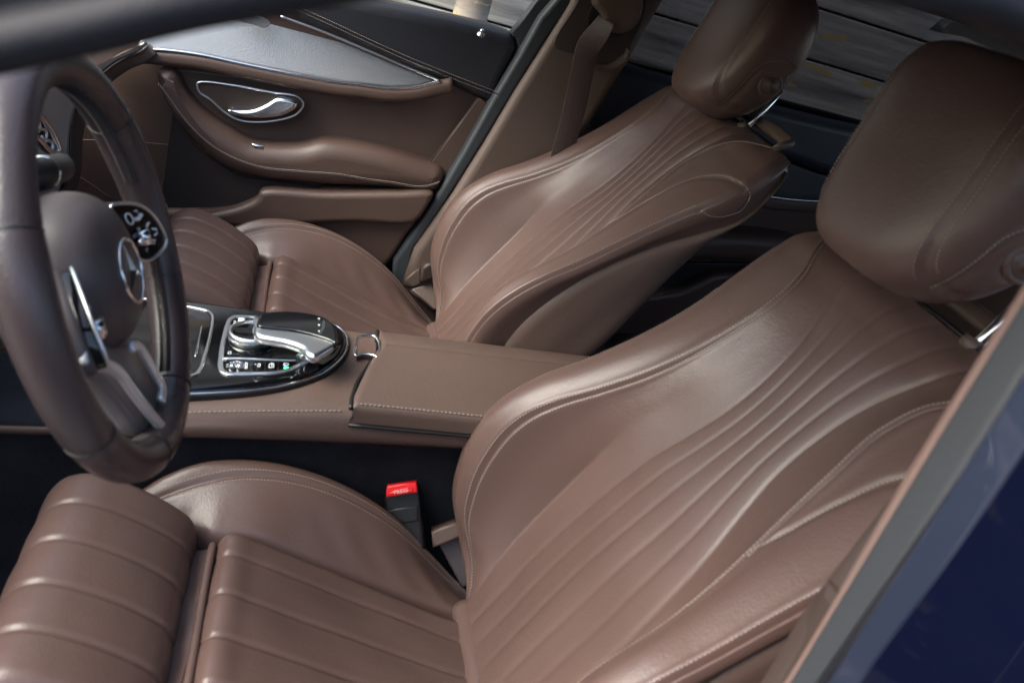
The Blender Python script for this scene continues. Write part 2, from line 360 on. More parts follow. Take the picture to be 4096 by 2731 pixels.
    xs = np.linspace(-.478, .03, 90); a, b, c_, d, e = [spl(KX, q, xs) for q in (zI, zS, zO, uS_, uO_)]
    clines = []
    for s in (-1, 1):
        rows = []
        for i, x in enumerate(xs):
            pu = .150 if x > -.36 else .150+.012*min(1, (-.36-x)/.03)
            key = [(pu-.012, a[i]-.045), (pu-.002, a[i]-.012), (pu+.004, a[i]+.004), ((pu+d[i])/2+.0, (a[i]+b[i])/2+.004), (d[i]-.012, b[i]-.004), (d[i], b[i]), ((d[i]+e[i])/2, (b[i]+c_[i])/2+.004),
                   (e[i], c_[i]-.004), (e[i]+.012, c_[i]-.03), (e[i]+.014, c_[i]-.07), (e[i]+.004, c_[i]-.12 if c_[i] > .02 else c_[i]-.1)]
            kt = [0, .12, .2, .40, .58, .64, .72, .80, .88, .94, 1]
            tt = np.linspace(0, 1, 120); K = np.array(key)
            u = np.interp(tt, kt, K[:, 0]); w = np.interp(tt, kt, K[:, 1])
            g = np.exp(-.5*(np.arange(-9, 10)*tt[1]/.028)**2); g /= g.sum()
            pad = lambda q: np.concatenate([2*q[0]-q[9:0:-1], q, 2*q[-1]-q[-2:-11:-1]])
            u = np.convolve(pad(u), g, 'valid'); w = np.convolve(pad(w), g, 'valid')
            w = w-.003*np.exp(-.5*((tt-.64)/.010)**2)+.0012*np.exp(-.5*((tt-.61)/.02)**2)+.0012*np.exp(-.5*((tt-.67)/.02)**2)
            # creases worn into the side panel
            w = w+.0011*np.sin(x*95+u*60+2*np.sin(u*40))*np.exp(-((tt-.38)/.16)**2)*np.clip((x+.26)/.08, 0, 1)*np.clip(-x/.05, 0, 1)
            rows.append(np.stack([np.full(120, x), s*u, w], 1))
        P = np.array(rows)
        cap_ = P[0]*1.0; mid = cap_.mean(0); caps = [mid+(cap_-mid)*q+np.array([-dx, 0, -.004]) for q, dx in ((.05, .014), (.6, .012), (.88, .006))]
        P = np.concatenate([np.array(caps), P], 0)
        grid('side_bolster', P, LEA, root, flip=(s > 0))
        Pg = P[3:]; N = np.tile([0, 0, 1.], (len(xs), 1)); i0 = np.argmin(np.abs(xs+.415))
        for ti in (.605, .675):
            L_ = np.stack([[np.interp(ti, tt, r[:, j]) for j in range(3)] for r in Pg])[i0:-4]; clines.append((L_+[0, 0, .0008], N[i0:-4]))
        L_ = np.stack([[np.interp(.83, tt, r[:, j]) for j in range(3)] for r in Pg])[3:-4]; clines.append((L_+[0, s*.0006, .0006], N[3:-4]))
    stitches('cushion_stitching', clines, THR, root)
    # ---- thigh rest
    th = np.linspace(0, 1, 70); KX2 = [(-.374, .02), (-.375, .06), (-.379, .085), (-.386, .101), (-.40, .113), (-.42, .125), (-.445, .137), (-.47, .146), (-.495, .152), (-.515, .152), (-.535, .143), (-.550, .122), (-.557, .09), (-.556, .05), (-.548, .01), (-.53, -.03), (-.50, -.06)]
    C2 = curve_pts(KX2, 90); t = np.linspace(-1, 1, 181); T, I = np.meshgrid(t, np.arange(90)); A = np.abs(T)
    Tn = np.gradient(C2, axis=0); Tn /= np.linalg.norm(Tn, axis=1)[:, None]; Nn = np.stack([Tn[:, 1], -Tn[:, 0]], 1)
    if Nn[40, 1] < 0: Nn = -Nn
    off = -.028*np.clip((A-.84)/.16, 0, 1)**2.5
    for f in (.19, .57): off = off-.0032*np.exp(-.5*((A-f)/.017)**2)
    for f in (0, .38, .78): off = off+.0016*np.exp(-.5*((A-f)/.10)**2)
    P = np.stack([C2[I][..., 0]+Nn[I][..., 0]*off, T*.166*(1-.0*A), C2[I][..., 1]+Nn[I][..., 1]*off], -1)
    P[..., 1] += np.sign(T)*.002*np.sin(I/90*math.pi)
    sides = []
    L0, L1 = P[:, 0].copy(), P[:, -1].copy(); mL = L0.mean(0)
    P = np.concatenate([(L0*.75+L0.mean(0)*.25+[0, .004, 0])[:, None], P, (L1*.75+L1.mean(0)*.25-[0, .004, 0])[:, None]], 1)
    P = np.concatenate([(L0*.05+L0.mean(0)*.95+[0, .004, 0])[:, None], P, (L1*.05+L1.mean(0)*.95-[0, .004, 0])[:, None]], 1)
    grid('thigh_rest', P, LEA, root, flip=True)
    # ---- roll at the back of the cushion, base under it
    y = np.linspace(-.235, .160, 40); rp = np.stack([.006+0*y+.004*np.cos(y*9), y, -.016+.004*np.cos(y*12)], 1)
    sweep('rear_roll', rp, circ(.022, 14, .020), LEA, root, up=(0, 0, 1))
    box('seat_base', (-.20, 0, -.125), (.50, .46, .10), BLK, root, .02)
    box('inner_frame', (-.40, 0, .0), (.16, .29, .10), LEA2, root, .01)
    # ---- head restraint posts
    for s in (-1, 1):
        p = tube('post', [(.034, s*.068, .62), (.031, s*.068, .74), (.022, s*.068, .80)], .0065, CHR, root, 12, up=(0, 1, 0)); p.rotation_euler = (0, REC, 0)
        c = sweep('post_collar', np.array([(.033, s*.068, .708), (.032, s*.068, .721)]), circ(.016, 16), PTRIM, root, up=(0, 1, 0)); c.rotation_euler = (0, REC, 0)
def make_headrest(root, tilt, dv, dw):
    """cushioned head restraint; centre dv up the back and dw forward of it"""
    nu, nv_ = 120, 90; lat = np.linspace(-math.pi/2, math.pi/2, nv_); lon = np.linspace(-math.pi, math.pi, nu, endpoint=False)
    sg = lambda a, p: np.sign(a)*np.abs(a)**p
    LA, LO = np.meshgrid(lat, lon, indexing='ij')
    ev, eh = .54, .56
    y = .130*sg(np.cos(LA), ev)*sg(np.sin(LO), eh); x = .068*sg(np.cos(LA), ev)*sg(np.cos(LO), .75); z = .130*sg(np.sin(LA), .80)
    y *= 1+.11*np.clip(z/.11, -1, 1); x = x-.024*(z/.130)**2*1.0+.10*z*0
    y *= 1-.05*np.clip(-z/.130, 0, 1)**2
    # front seams near both sides and the recess round the side button
    g = lambda d, s, h: h*np.exp(-.5*(d/s)**2)
    seam = g(np.abs(y)-.097-.012*(z/.1)**2*0, .0028, .0035)*(x < .012)
    P = np.stack([x, y, z], -1); Nn = P/np.array([.068, .13, .130])**2; Nn /= np.linalg.norm(Nn, axis=-1)[..., None]+1e-9
    bx, bz = .019, -.032
    rb = np.hypot(x-bx, (z-bz)); side = (np.abs(y) > .09)
    arch = np.where(z < bz, np.abs(np.abs(x-bx)-.037), np.abs(rb-.037))
    D = -seam-g(arch, .0030, .0042)*side-np.where(rb < .024, .0028*np.clip((.024-rb)/.003, 0, 1), 0)*side
    P = P+Nn*D[..., None]
    M = Matrix.Rotation(REC, 4, 'Y')@Matrix.Translation((-dw, 0, dv))@Matrix.Rotation(tilt, 4, 'Y')
    h = mesh('headrest', P.reshape(-1, 3), gfaces(nv_, nu, True), LEA, root); h.matrix_basis = M
    # thread beside the seams
    L = []
    for s in (-1, 1):
        for off in (-.006, .006):
            zz = np.linspace(-.124, .124, 120); row = []
            sl_ = sg(np.clip(zz/.130, -1, 1), 1/.80); la = np.arcsin(np.clip(sl_, -1, 1)); cl = sg(np.cos(la), ev)
            yy = (.097+off)*np.ones_like(zz); yk = .13*cl*(1+.11*zz/.11)*(1-.05*np.clip(-zz/.130, 0, 1)**2); ok = yy < yk*.985
            lo = np.arcsin(sg(np.clip(yy/yk, 0, 1), 1/eh)); xx = -.068*cl*np.cos(lo)**.75-.024*(zz/.130)**2
            Q = np.stack([xx-.0004, s*yy, zz], 1)[ok]; Nq = np.stack([xx/.068**2, s*yy/.14**2, zz/.130**2], 1)[ok]
            if len(Q) > 5: L.append((Q+Nq/np.linalg.norm(Nq, axis=1)[:, None]*.0006, Nq))
    for s in (-1, 1):
        q = np.concatenate([np.stack([bx-.042+0*np.linspace(0, 1, 20), np.linspace(-.10, bz, 20)], 1), np.array([(bx-.042*math.cos(a), bz+.042*math.sin(a)) for a in np.linspace(0, math.pi, 50)]), np.stack([bx+.042+0*np.linspace(0, 1, 20), np.linspace(bz, -.10, 20)], 1)])
        zz = q[:, 1]; cl = sg(np.cos(np.arcsin(np.clip(sg(np.clip(zz/.130, -1, 1), 1/.80), -1, 1))), ev); xr = (q[:, 0]+.024*(zz/.130)**2)/(.068*cl)
        ok = np.abs(xr) < .97; co = np.abs(np.clip(xr, -1, 1))**(1/.75); yy = .13*cl*np.sqrt(1-co**2)**eh*(1+.11*zz/.11)*(1-.05*np.clip(-zz/.130, 0, 1)**2)
        Q = np.stack([q[:, 0], s*yy, zz], 1)[ok]; Nq = Q/np.array([.068, .13, .130])**2; L.append((Q+Nq/np.linalg.norm(Nq, axis=1)[:, None]*.0006, Nq))
    st = stitches('headrest_stitching', L, THR, h, r=.0005)
    for s in (-1, 1):
        yb = s*.1222
        b = sweep('button', np.array([(bx, yb-s*.010, bz), (bx, yb-s*.001, bz), (bx, yb+s*.0015, bz)]), circ(.0165, 32), LEA2, h, up=(0, 0, 1), scale=[1, 1, .9])
        R_ = np.array([(bx+.0185*math.cos(q), yb-s*.002, bz+.0185*math.sin(q)) for q in np.linspace(0, 2*math.pi, 40, endpoint=False)])
        tube('button_ring', R_, .004, LEA2, h, 8, True, up=(0, 1, 0))
        sweep('button_cap', np.array([(bx, yb, bz), (bx, yb+s*.0028, bz)]), circ(.0095, 24), LEA2, h, up=(0, 0, 1))
    return h
drv = thing('front_seat', 'nearest brown leather driver seat, blurred fluted backrest filling the lower right behind the wheel', 'car seat', (0, .016, 0), 'front seats')
make_seat(drv); make_headrest(drv, math.radians(-14), .812, .090)
drv_h = [c for c in drv.children if c.name.startswith('headrest')][0]; drv_h.matrix_basis = drv_h.matrix_basis@Matrix.Diagonal((1.05, 1.03, .91, 1))
pas = thing('front_seat', 'brown leather passenger seat beyond the console, its whole backrest and headrest button in view', 'car seat', (.007, .778, .056), 'front seats')
PREC = math.radians(4.27)
for ch in [c for c in drv.children if not c.name.startswith('headrest')]:
    def cp(o, par):
        c = o.copy(); COL.objects.link(c); c.parent = par; c.matrix_parent_inverse = Matrix(); c.matrix_basis = o.matrix_basis.copy()
        for g_ in o.children: cp(g_, c)
        return c
    c = cp(ch, pas)
    if abs(ch.rotation_euler[1]) > .1: c.rotation_euler = (0, REC+PREC, 0)
h2 = make_headrest(pas, math.radians(-15), .807, .051); h2.matrix_basis = Matrix.Rotation(PREC, 4, 'Y')@h2.matrix_basis
# ================================================================ CENTRE CONSOLE
z4 = lambda p: ((700+.3401*p[0])/1.7415, (1150+.3401*p[1])/1.7415)
z5 = lambda p: ((1300+.6378*p[0])/1.7415, (800+.6378*p[1])/1.7415)
z1 = lambda p: (.6378*p[0]/1.7415, .6378*p[1]/1.7415)
z2 = lambda p: ((1300+.6378*p[0])/1.7415, .6378*p[1]/1.7415)
zr = lambda p: ((2200+.7652*p[0])/1.7415, (150+.7652*p[1])/1.7415)
zw = lambda p: (.4464*p[0]/1.7415, (200+.4464*p[1])/1.7415)
zs = lambda p: ((150+.4147*p[0])/1.7415, (1250+.4147*p[1])/1.7415)
zh = lambda p: ((100+.4464*p[0])/1.7415, (750+.4464*p[1])/1.7415)
CN = np.array([-.12, 0, 1.]); CN /= np.linalg.norm(CN); CO = np.array([-.2, 0, .236])
def con(p, h=0, z=z4): return onplane(*z(p), CO+CN*h, CN)
con_t = thing('centre_console', 'brown leather centre console between the seats with gloss black controller panel and padded lid', 'console', (-.2, .39, -.25))
X_ = np.linspace(-.95, .36, 80)
zt = spl([-.95, -.6, -.42, -.3, -.2, -.1, .1, .36], [.135, .175, .200, .216, .2285, .236, .248, .262], X_)
yn = spl([-.95, -.6, -.42, -.3, -.2, .36], [.215, .232, .252, .264, .272, .274], X_); yf = spl([-.95, -.42, -.3, -.2, .36], [.58, .555, .538, .522, .52], X_)
zl = spl([-.95, -.42, -.2, .0, .36], [.125, .163, .178, .194, .20], X_)
rows = []
for x, t_, a, b, l in zip(X_, zt, yn, yf, zl):
    k = np.array([(a+.008, l-.006), (a+.001, l-.003), (a-.002, l+.006), (a, (l+t_)/2), (a+.001, t_-.020), (a+.006, t_-.009), (a+.018, t_-.002), (a+.04, t_), ((a+b)/2, t_+.001), (b-.04, t_), (b-.018, t_-.002), (b-.004, t_-.012), (b, t_-.03), (b+.003, .0)])
    rows.append([(x, y, z) for y, z in curve_pts(k, 70)])
grid('console_body', np.array(rows), LEA2, con_t, flip=True)
# lid
ly = [.272, .2725, .2735, .277, .284, .30, .37, .436, .4445, .4475, .4505, .47, .495, .510, .518, .520]; lz = [-.030, -.014, -.007, -.0025, -.0005, .0015, .004, .005, .0042, .0028, .0040, .001, -.004, -.010, -.018, -.032]
fx = lambda y: np.interp(y, [.27, .30, .34, .38, .42, .447, .52], [-.208, -.206, -.199, -.186, -.173, -.168, -.164])
XX = np.concatenate([[0, 0, .0008, .003, .007], np.linspace(.012, .54, 40)])
rows = []
for i, q in enumerate(XX):
    dz = (-.03, -.008, -.003, -.001, 0)[i] if i < 5 else 0
    rows.append([(fx(y)+q*(1 if i < 5 else (.36-fx(y))/.548), y, .2395+.062*(fx(y)+q+.2)+z*(1 if dz == 0 else .6)+dz) for y, z in zip(ly, lz)])
lid = grid('console_lid', np.array(rows), LEA2, con_t, flip=False)
tube('lid_crease', np.array([(x, .4475, .2395+.062*(x+.2)+.0015) for x in np.linspace(-.160, .34, 30)]), .0013, LEA2, lid, 6)
gp = np.array([(fx(y)-.0022, y, .2315+.07*(fx(y)+.2)) for y in np.linspace(.272, .505, 30)])
tube('gap', gp, .0032, BLK, con_t)
gp = np.array([(x, .2715, .2052+.062*(x+.2)) for x in np.linspace(-.208, .34, 30)]); tube('gap', gp, .0026, BLK, con_t)
L1 = np.array([(x, .2765, .2385+.062*(x+.2)) for x in np.linspace(-.20, .33, 60)])
L2 = np.stack([X_, yn+.0085, zt-.0055], 1)[X_ < -.205]
stitches('console_stitching', [(L1+[0, 0, -.0005], np.tile([0, -.6, 1.], (60, 1))), (L2, np.tile([0, -.6, 1.], (len(L2), 1)))], THR, con_t, step=.0062, ln=.0046, r=.0009)
# chrome lid catch
cb = [con(p, .004, z5) for p in [(218, 856), (306, 852), (336, 888), (330, 985), (300, 972), (232, 962), (192, 975), (190, 918)]]
r_ = tube('catch_frame', curve_pts(cb, 40, True), .0022, CHR, con_t, 8, True)
slab('catch_button', [c*.86+np.mean(cb, 0)*.14-CN*.001 for c in cb], CN, .01, .003, LEA, con_t)
# black panel
pan = [(330, 688), (425, 697), (500, 706), (600, 720), (690, 733), (765, 748), (788, 765), (795, 785), (790, 808), (772, 832), (738, 856), (690, 874), (620, 889), (540, 898), (424, 904), (300, 906)]
PZ = lambda p, h=0: onplane(p[0], p[1], CO+CN*h, CN)
ol = [PZ(p, .0) for p in pan]
slab('panel_shadow_gap', [o+(o-np.mean(ol, 0))/np.linalg.norm(o-np.mean(ol, 0))*.0055 for o in curve_pts(ol, 90, True)], CN, .05, .003, BLK, con_t)
slab('black_panel', [o+CN*.007 for o in curve_pts(ol, 90, True)], CN, .034, .0085, GLOSS, con_t, res=6)
edge = curve_pts([o+(o-np.mean(ol, 0))/np.linalg.norm(o-np.mean(ol, 0))*.0020+CN*.0005 for o in ol], 140, True)
tube('chrome_edge', edge, .0017, CHR, con_t, 8, True)
HT = .0075
cf = curve_pts([con(p, HT) for p in [(-420, 120), (-150, 160), (105, 212), (300, 250), (390, 275), (432, 318), (441, 420), (420, 540), (385, 690), (345, 810), (295, 960), (245, 1018), (130, 1045), (-200, 1060)]], 90)
sweep('cup_holder_frame', cf, rrect(.0055, .003, .0014), CHR, con_t, up=CN)
hd = [con(p, HT+.001) for p in [(306, 437), (328, 445), (252, 800), (226, 795)]]
slab('shutter_handle', hd, CN, .006, .0018, CHR, con_t)
fr = curve_pts([con(p, HT) for p in [(960, 352), (820, 345), (700, 347), (655, 372), (620, 440), (590, 545), (558, 690), (540, 830), (536, 940), (556, 990), (610, 1014), (760, 1018), (1000, 1012), (1180, 1003), (1320, 972), (1440, 925), (1530, 878), (1600, 835)]], 110)
sweep('controller_frame', fr, rrect(.0072, .004, .0018), SATIN, con_t, up=CN)
sweep('divider_bar', curve_pts([con(p, HT) for p in [(570, 836), (800, 838), (1100, 848), (1400, 852), (1560, 845)]], 20), rrect(.004, .0035, .0015), SATIN, con_t, up=CN)
sweep('divider_bar', curve_pts([con(p, HT) for p in [(618, 470), (660, 452), (705, 468)]], 8), rrect(.004, .0035, .0015), SATIN, con_t, up=CN)
for xk in (888, 1058, 1215):
    a, b = con((xk+8, 868), HT+.0008), con((xk, 990), HT+.0008)
    tube('key_gap', np.array([a, b]), .0004, BLK, con_t, 6)
# rotary controller
kc = con((893, 640), HT); e1 = np.array([1., 0, .12]); e1 /= np.linalg.norm(e1); e2 = np.array([0, 1., 0])
def lathe(name, c, prof, m, parent, n=64, ax=(e1, e2, CN)):
    th = np.linspace(0, 2*math.pi, n, endpoint=False)
    P = np.array([[c+r*(math.cos(a)*ax[0]+math.sin(a)*ax[1])+h*ax[2] for a in th] for r, h in prof])
    return grid(name, P, m, parent, close=True)
knob = lathe('rotary_knob', kc, [(.0275, 0), (.0290, .004), (.0325, .009), (.0335, .014), (.0325, .0185), (.0300, .0205), (.0275, .0200), (.0262, .0175), (.0255, .013)], SATIN, con_t)
lathe('knob_top', kc, [(.0262, .016), (.022, .0145), (.012, .0135), (.0005, .0132)], GLOSS, knob)
lathe('knob_collar', kc, [(.036, .0), (.0345, .0035), (.029, .005), (.027, .004)], GLOSS, con_t)
# roller keys
def roller(p, L, h=HT):
    a = con(p, h+.0005); P = [a+e2*q for q in (-L/2, -L/2+.0015, L/2-.0015, L/2)]
    return sweep('roller', np.array(P), circ(.0052, 16, .0048), CHR, con_t, up=CN, scale=[.75, 1, 1, .75])
for p in ((680, 920), (765, 920)): roller(p, .014)
sweep('volume_roller', np.array([con((812, 398), HT)+e1*q for q in (-.009, -.007, .007, .009)]), circ(.008, 16, .0075), CHR, con_t, up=CN, scale=[.75, 1, 1, .75])
# touch pad bridge
HB = .052
top = curve_pts([con(p, HB) for p in [(985, 335), (1060, 290), (1230, 272), (1420, 276), (1600, 300), (1740, 338), (1840, 400), (1895, 480), (1912, 560), (1890, 640), (1800, 600), (1600, 538), (1350, 486), (1120, 462), (975, 440), (968, 380)]], 90, True)
tpad = slab('touch_pad', top, CN, .012, .004, GLOSS, con_t, res=5)
slab('pad_window', [con(p, HB+.0005) for p in [(1745, 372), (1768, 400), (1762, 470), (1722, 545), (1690, 540), (1728, 460), (1735, 400)]], CN, .001, .0003, SEAL, tpad)
arm = curve_pts([con(p, HB-.004) for p in [(1000, 318), (952, 360), (930, 450), (934, 520), (985, 562), (1110, 590), (1290, 622), (1420, 660), (1500, 700), (1540, 760), (1640, 800), (1760, 745), (1868, 672), (1874, 640), (1790, 588), (1580, 528), (1340, 478), (1110, 455), (985, 432), (975, 380)]], 110, True)
slab('bridge_arm', arm, CN, .015, .0065, SATIN, con_t, res=6)
A0 = curve_pts([con(p, HB-.012) for p in [(1525, 735), (1590, 775), (1660, 785), (1760, 740), (1866, 668)]], 24)
A3 = curve_pts([con(p, HT-.001) for p in [(1425, 866), (1460, 868), (1500, 869), (1540, 867), (1580, 855)]], 24)
G = np.array([A0*(1-q)+A3*q+e1*(-.006*math.sin(q*math.pi)) for q in np.linspace(0, 1, 12)]); G2 = G[::-1]+e1*.010
grid('bridge_leg', np.concatenate([G, G2], 0), SATIN, con_t)
slab('bridge_base', curve_pts([con(p, .010) for p in [(940, 560), (1160, 640), (1500, 720), (1860, 700), (1900, 560), (1500, 400), (1100, 380)]], 40, True), CN, .045, .01, GLOSS, con_t)
# key prints
def pr(pts, h=HT+.0012, par=con_t, w=.0007):
    return tube('icon', np.array([con(p, h) for p in pts]), w, WHITE, par, 5)
pr([(688, 395), (712, 395), (712, 418), (686, 418)]); pr([(630, 752), (660, 752), (655, 780)]); pr([(628, 762), (624, 775), (640, 782)])
pr([(608, 905), (630, 900)]); pr([(606, 930), (628, 926)])
pr([(830, 882), (850, 882), (846, 952), (826, 952), (830, 882)]); pr([(940, 900), (958, 900)]); pr([(982, 895), (1004, 895), (1000, 930), (972, 930), (982, 895)])
pr([(1108, 900), (1160, 890), (1162, 938), (1106, 940), (1108, 900)]); pr([(1140, 880), (1140, 925)])
pr([(1280, 890), (1335, 890)]); pr([(1276, 902), (1290, 915), (1332, 912), (1336, 900)])
slab('green_lamp', [con(p, HT+.0012) for p in [(1283, 930), (1336, 930), (1332, 948), (1280, 948)]], CN, .001, .0003, GREEN, con_t)
for q in ((1690, 362), (1690, 436), (1690, 508)): tube('icon', np.array([con((q[0]-9, q[1]), HB+.0012), con((q[0]+12, q[1]), HB+.0012), con((q[0]+6, q[1]+12), HB+.0012)]), .0007, WHITE, tpad, 5)
under(con_t)
# carpeted tunnel side and floor
fl = mesh('floor_carpet', [(-1.4, -.33, -.30), (1.3, -.33, -.30), (1.3, 1.09, -.30), (-1.4, 1.09, -.30)], [(0, 1, 2, 3)], CARP); fl['kind'] = 'structure'
tn = thing('tunnel_carpet', 'dark charcoal carpet covering the console tunnel side behind the red buckle', 'carpet', (-.2, .39, -.3))
n = 40; rows = []
for x in np.linspace(-1.3, 1.2, 60):
    a = np.interp(x, X_, yn); l = np.interp(x, X_, zl); b = np.interp(x, X_, yf)
    rows.append([(x, a-.03+.008*math.sin(x*9), -.31), (x, a+.026+.004*math.sin(x*7), -.1), (x, a+.029, l-.05), (x, a+.024, l-.008), (x, a+.012, l-.002), (x, b-.012, l), (x, b, -.1), (x, b+.03, -.31)])
grid('carpet_skin', np.stack([curve_pts(r, 60) for r in rows]), CARP, tn, flip=True); under(tn)
# ================================================================ SEAT BELT BUCKLE
bk_t = thing('belt_buckle', 'black seat belt buckle with bright red release button between driver seat and tunnel', 'buckle', (-.10, .262, .0))
bo = lambda p, y=.283: on(*p, 1, y)
NB = np.array([-.25, -.9, .35])
BO = bo((920, 1130)); b_ = lambda p, h=0: onplane(p[0], p[1], BO+NB/np.linalg.norm(NB)*h, NB/np.linalg.norm(NB))
slab('buckle_body', [b_(p) for p in [(883, 1144), (885, 1130), (958, 1114), (964, 1130), (967, 1180), (976, 1262), (892, 1272), (884, 1200)]], NB, .022, .005, BLK, bk_t)
slab('buckle_button', [b_(p, .012) for p in [(886, 1142), (888, 1116), (955, 1106), (959, 1131)]], NB, .016, .003, RED, bk_t)
slab('buckle_button_face', [b_(p, .0145) for p in [(893, 1136), (897, 1129), (948, 1121), (948, 1130)]], NB, .014, .002, RED, bk_t)
tx = bpy.data.curves.new('print', 'FONT'); tx.body = 'PRESS'; tx.size = .0085; tx.extrude = .0002; tx.align_x = 'CENTER'; tx.align_y = 'CENTER'
to = bpy.data.objects.new('t', tx); COL.objects.link(to); tme = bpy.data.meshes.new_from_object(to.evaluated_get(bpy.context.evaluated_depsgraph_get())); bpy.data.objects.remove(to)
nb_ = NB/np.linalg.norm(NB); ax_ = b_((948, 1121), .0155)-b_((893, 1133), .0155); ax_ /= np.linalg.norm(ax_); ay_ = np.cross(nb_, ax_); cc_ = b_((921, 1128), .0155)
if ay_[2] < 0: ay_ = -ay_
tme.transform(Matrix([[ax_[i], ay_[i], nb_[i], cc_[i]] for i in range(3)]+[[0, 0, 0, 1]])); tme.materials.clear(); tme.materials.append(mat('pink_print', (.9, .45, .45), .5)); link(bpy.data.objects.new('button_print', tme), bk_t)
slab('buckle_plate', [b_(p, .003) for p in [(890, 1172), (958, 1160), (960, 1196), (893, 1206)]], NB, .02, .002, BLK, bk_t)
under(bk_t)
cv = thing('hinge_cover', 'small beige brown plastic cover at the backrest hinge beside the red buckle', 'cover', (-.02, .262, .0))
slab('cover_cap', [on(*p, 1, .262) for p in [(990, 1222), (1060, 1198), (1066, 1228), (994, 1255)]], (-.2, -.9, .4), .03, .004, LEA2, cv)
slab('cover_skirt', [on(*p, 1, .258) for p in [(1004, 1252), (1066, 1230), (1090, 1330), (1060, 1340)]], (-.2, -.9, .4), .02, .004, WPL, cv); under(cv)

# ================================================================ STEERING WHEEL
WC = np.array([-.4877, .020, .5004]); WT = math.radians(22.2)
WU = np.array([-math.sin(WT), 0, math.cos(WT)]); WS = np.array([0, 1., 0]); WN = np.array([math.cos(WT), 0, math.sin(WT)])
wp = lambda p, h=0, z=None: onplane(*(z(p) if z else p), WC+WN*h, WN)
sw = thing('steering_wheel', 'dark brown leather steering wheel with star emblem and silver lower spoke, left foreground', 'steering wheel', tuple(WC))
RW = .1775; th = np.linspace(0, 2*math.pi, 200, endpoint=False)
ang = lambda a: WC+RW*(math.cos(a)*WU+math.sin(a)*WS)
def rim_prof(a):
    d = math.degrees(a) % 360
    g = math.exp(-((d-70)/14)**2)+math.exp(-((d-290)/14)**2)
    return .0190+.0015*g, .0205+.0015*g
rows = []
seamsA = [58, 118, 160, 200, 245, 302]
for a in th:
    c = ang(a); out = math.cos(a)*WU+math.sin(a)*WS; rr, ra = rim_prof(a); d = math.degrees(a)
    k = 1-.07*sum(math.exp(-((d-s)/.45)**2) for s in seamsA)
    rows.append([c+out*rr*k*math.cos(q)+WN*ra*k*math.sin(q) for q in np.linspace(0, 2*math.pi, 36, endpoint=False)])
G = np.array(rows); nr, nc = G.shape[:2]
f = gfaces(nr, nc, True)+[((nr-1)*nc+j, (nr-1)*nc+(j+1) % nc, (j+1) % nc, j) for j in range(nc)]
rim = mesh('rim', G.reshape(-1, 3), [q[::-1] for q in f], WHL, sw)
for s in seamsA:
    a = math.radians(s); c = ang(a); out = math.cos(a)*WU+math.sin(a)*WS; rr, ra = rim_prof(a)
    tube('rim_seam', np.array([c+out*rr*.985*math.cos(q)+WN*ra*.985*math.sin(q) for q in np.linspace(0, 2*math.pi, 30, endpoint=False)]), .0008, BLK, rim, 6, True, up=(.3, .2, 1))
# cross stitching on the inner side of the rim
L = []
for a0, a1 in ((12, 80), (97, 158), (202, 263), (280, 348)):
    aa = np.arange(a0, a1, .62)
    for sgn in (1, -1):
        for a in aa:
            pts = []
            for da, q in ((0, math.radians(180-sgn*16)), (.5, math.radians(180+sgn*16))):
                r_ = math.radians(a+da); out = math.cos(r_)*WU+math.sin(r_)*WS; rr, ra = rim_prof(r_)
                pts.append(ang(r_)+out*(rr+.0004)*math.cos(q)+WN*(ra+.0004)*math.sin(q-math.radians(0)))
            L.append(pts)
vs, fs = [], []
for p, q in L:
    k = len(vs); d = q-p; s_ = np.cross(d, WN); s_ /= np.linalg.norm(s_); s_ *= .0007; n_ = WC-p; n_ /= np.linalg.norm(n_)
    vs += [p-s_, p+s_, q+s_, q-s_, (p+q)/2+n_*.0011]; fs += [(k, k+1, k+4), (k+1, k+2, k+4), (k+2, k+3, k+4), (k+3, k, k+4)]
o = mesh('rim_stitching', vs, fs, mat('wheel_thread', (.075, .06, .06), .6), rim, False); o['kind'] = 'stuff'
# air bag cover
a_, b2_ = .068, .074; nu, nv = 96, 40
rows = []
for i in range(nv+1):
    q = i/nv*math.pi/2*1.0; rad = math.sin(q)**.62; hh = math.cos(q)**.72
    row = []
    for j in range(nu):
        t = 2*math.pi*j/nu; c, s = math.cos(t), math.sin(t); e = .84
        x = a_*np.sign(c)*abs(c)**e; y = b2_*np.sign(s)*abs(s)**e; y = y-.006*(1-(x/a_)**2)*0
        row.append(WC+WS*x*rad+WU*(y*rad-.004)+WN*(-.040+.062*hh))
    rows.append(row)
row = [WC+(p-WC)*.97-WN*.04 for p in rows[-1]]; rows.append(row)
hub = grid('airbag_cover', np.array(rows), WPL, sw, close=True, flip=True)
# emblem: ring and three pointed star
EC = WC+WN*.0215-WU*.008; R_e = .029
ring = np.array([EC+R_e*(math.cos(t)*WU+math.sin(t)*WS) for t in np.linspace(0, 2*math.pi, 64, endpoint=False)])
em = tube('emblem_ring', ring, .0019, CHR, sw, 8, True, up=WN)
for k in range(3):
    t = k*2*math.pi/3; d = math.cos(t)*WU+math.sin(t)*WS; s_ = np.cross(WN, d)
    v = [EC+d*R_e*.96, EC+s_*.0052+d*.003, EC-s_*.0052+d*.003, EC+WN*.0045, EC-WN*.001]
    mesh('star_arm', v, [(0, 1, 3), (0, 3, 2), (0, 4, 1), (0, 2, 4), (1, 4, 3), (2, 3, 4)], CHR, em, False)
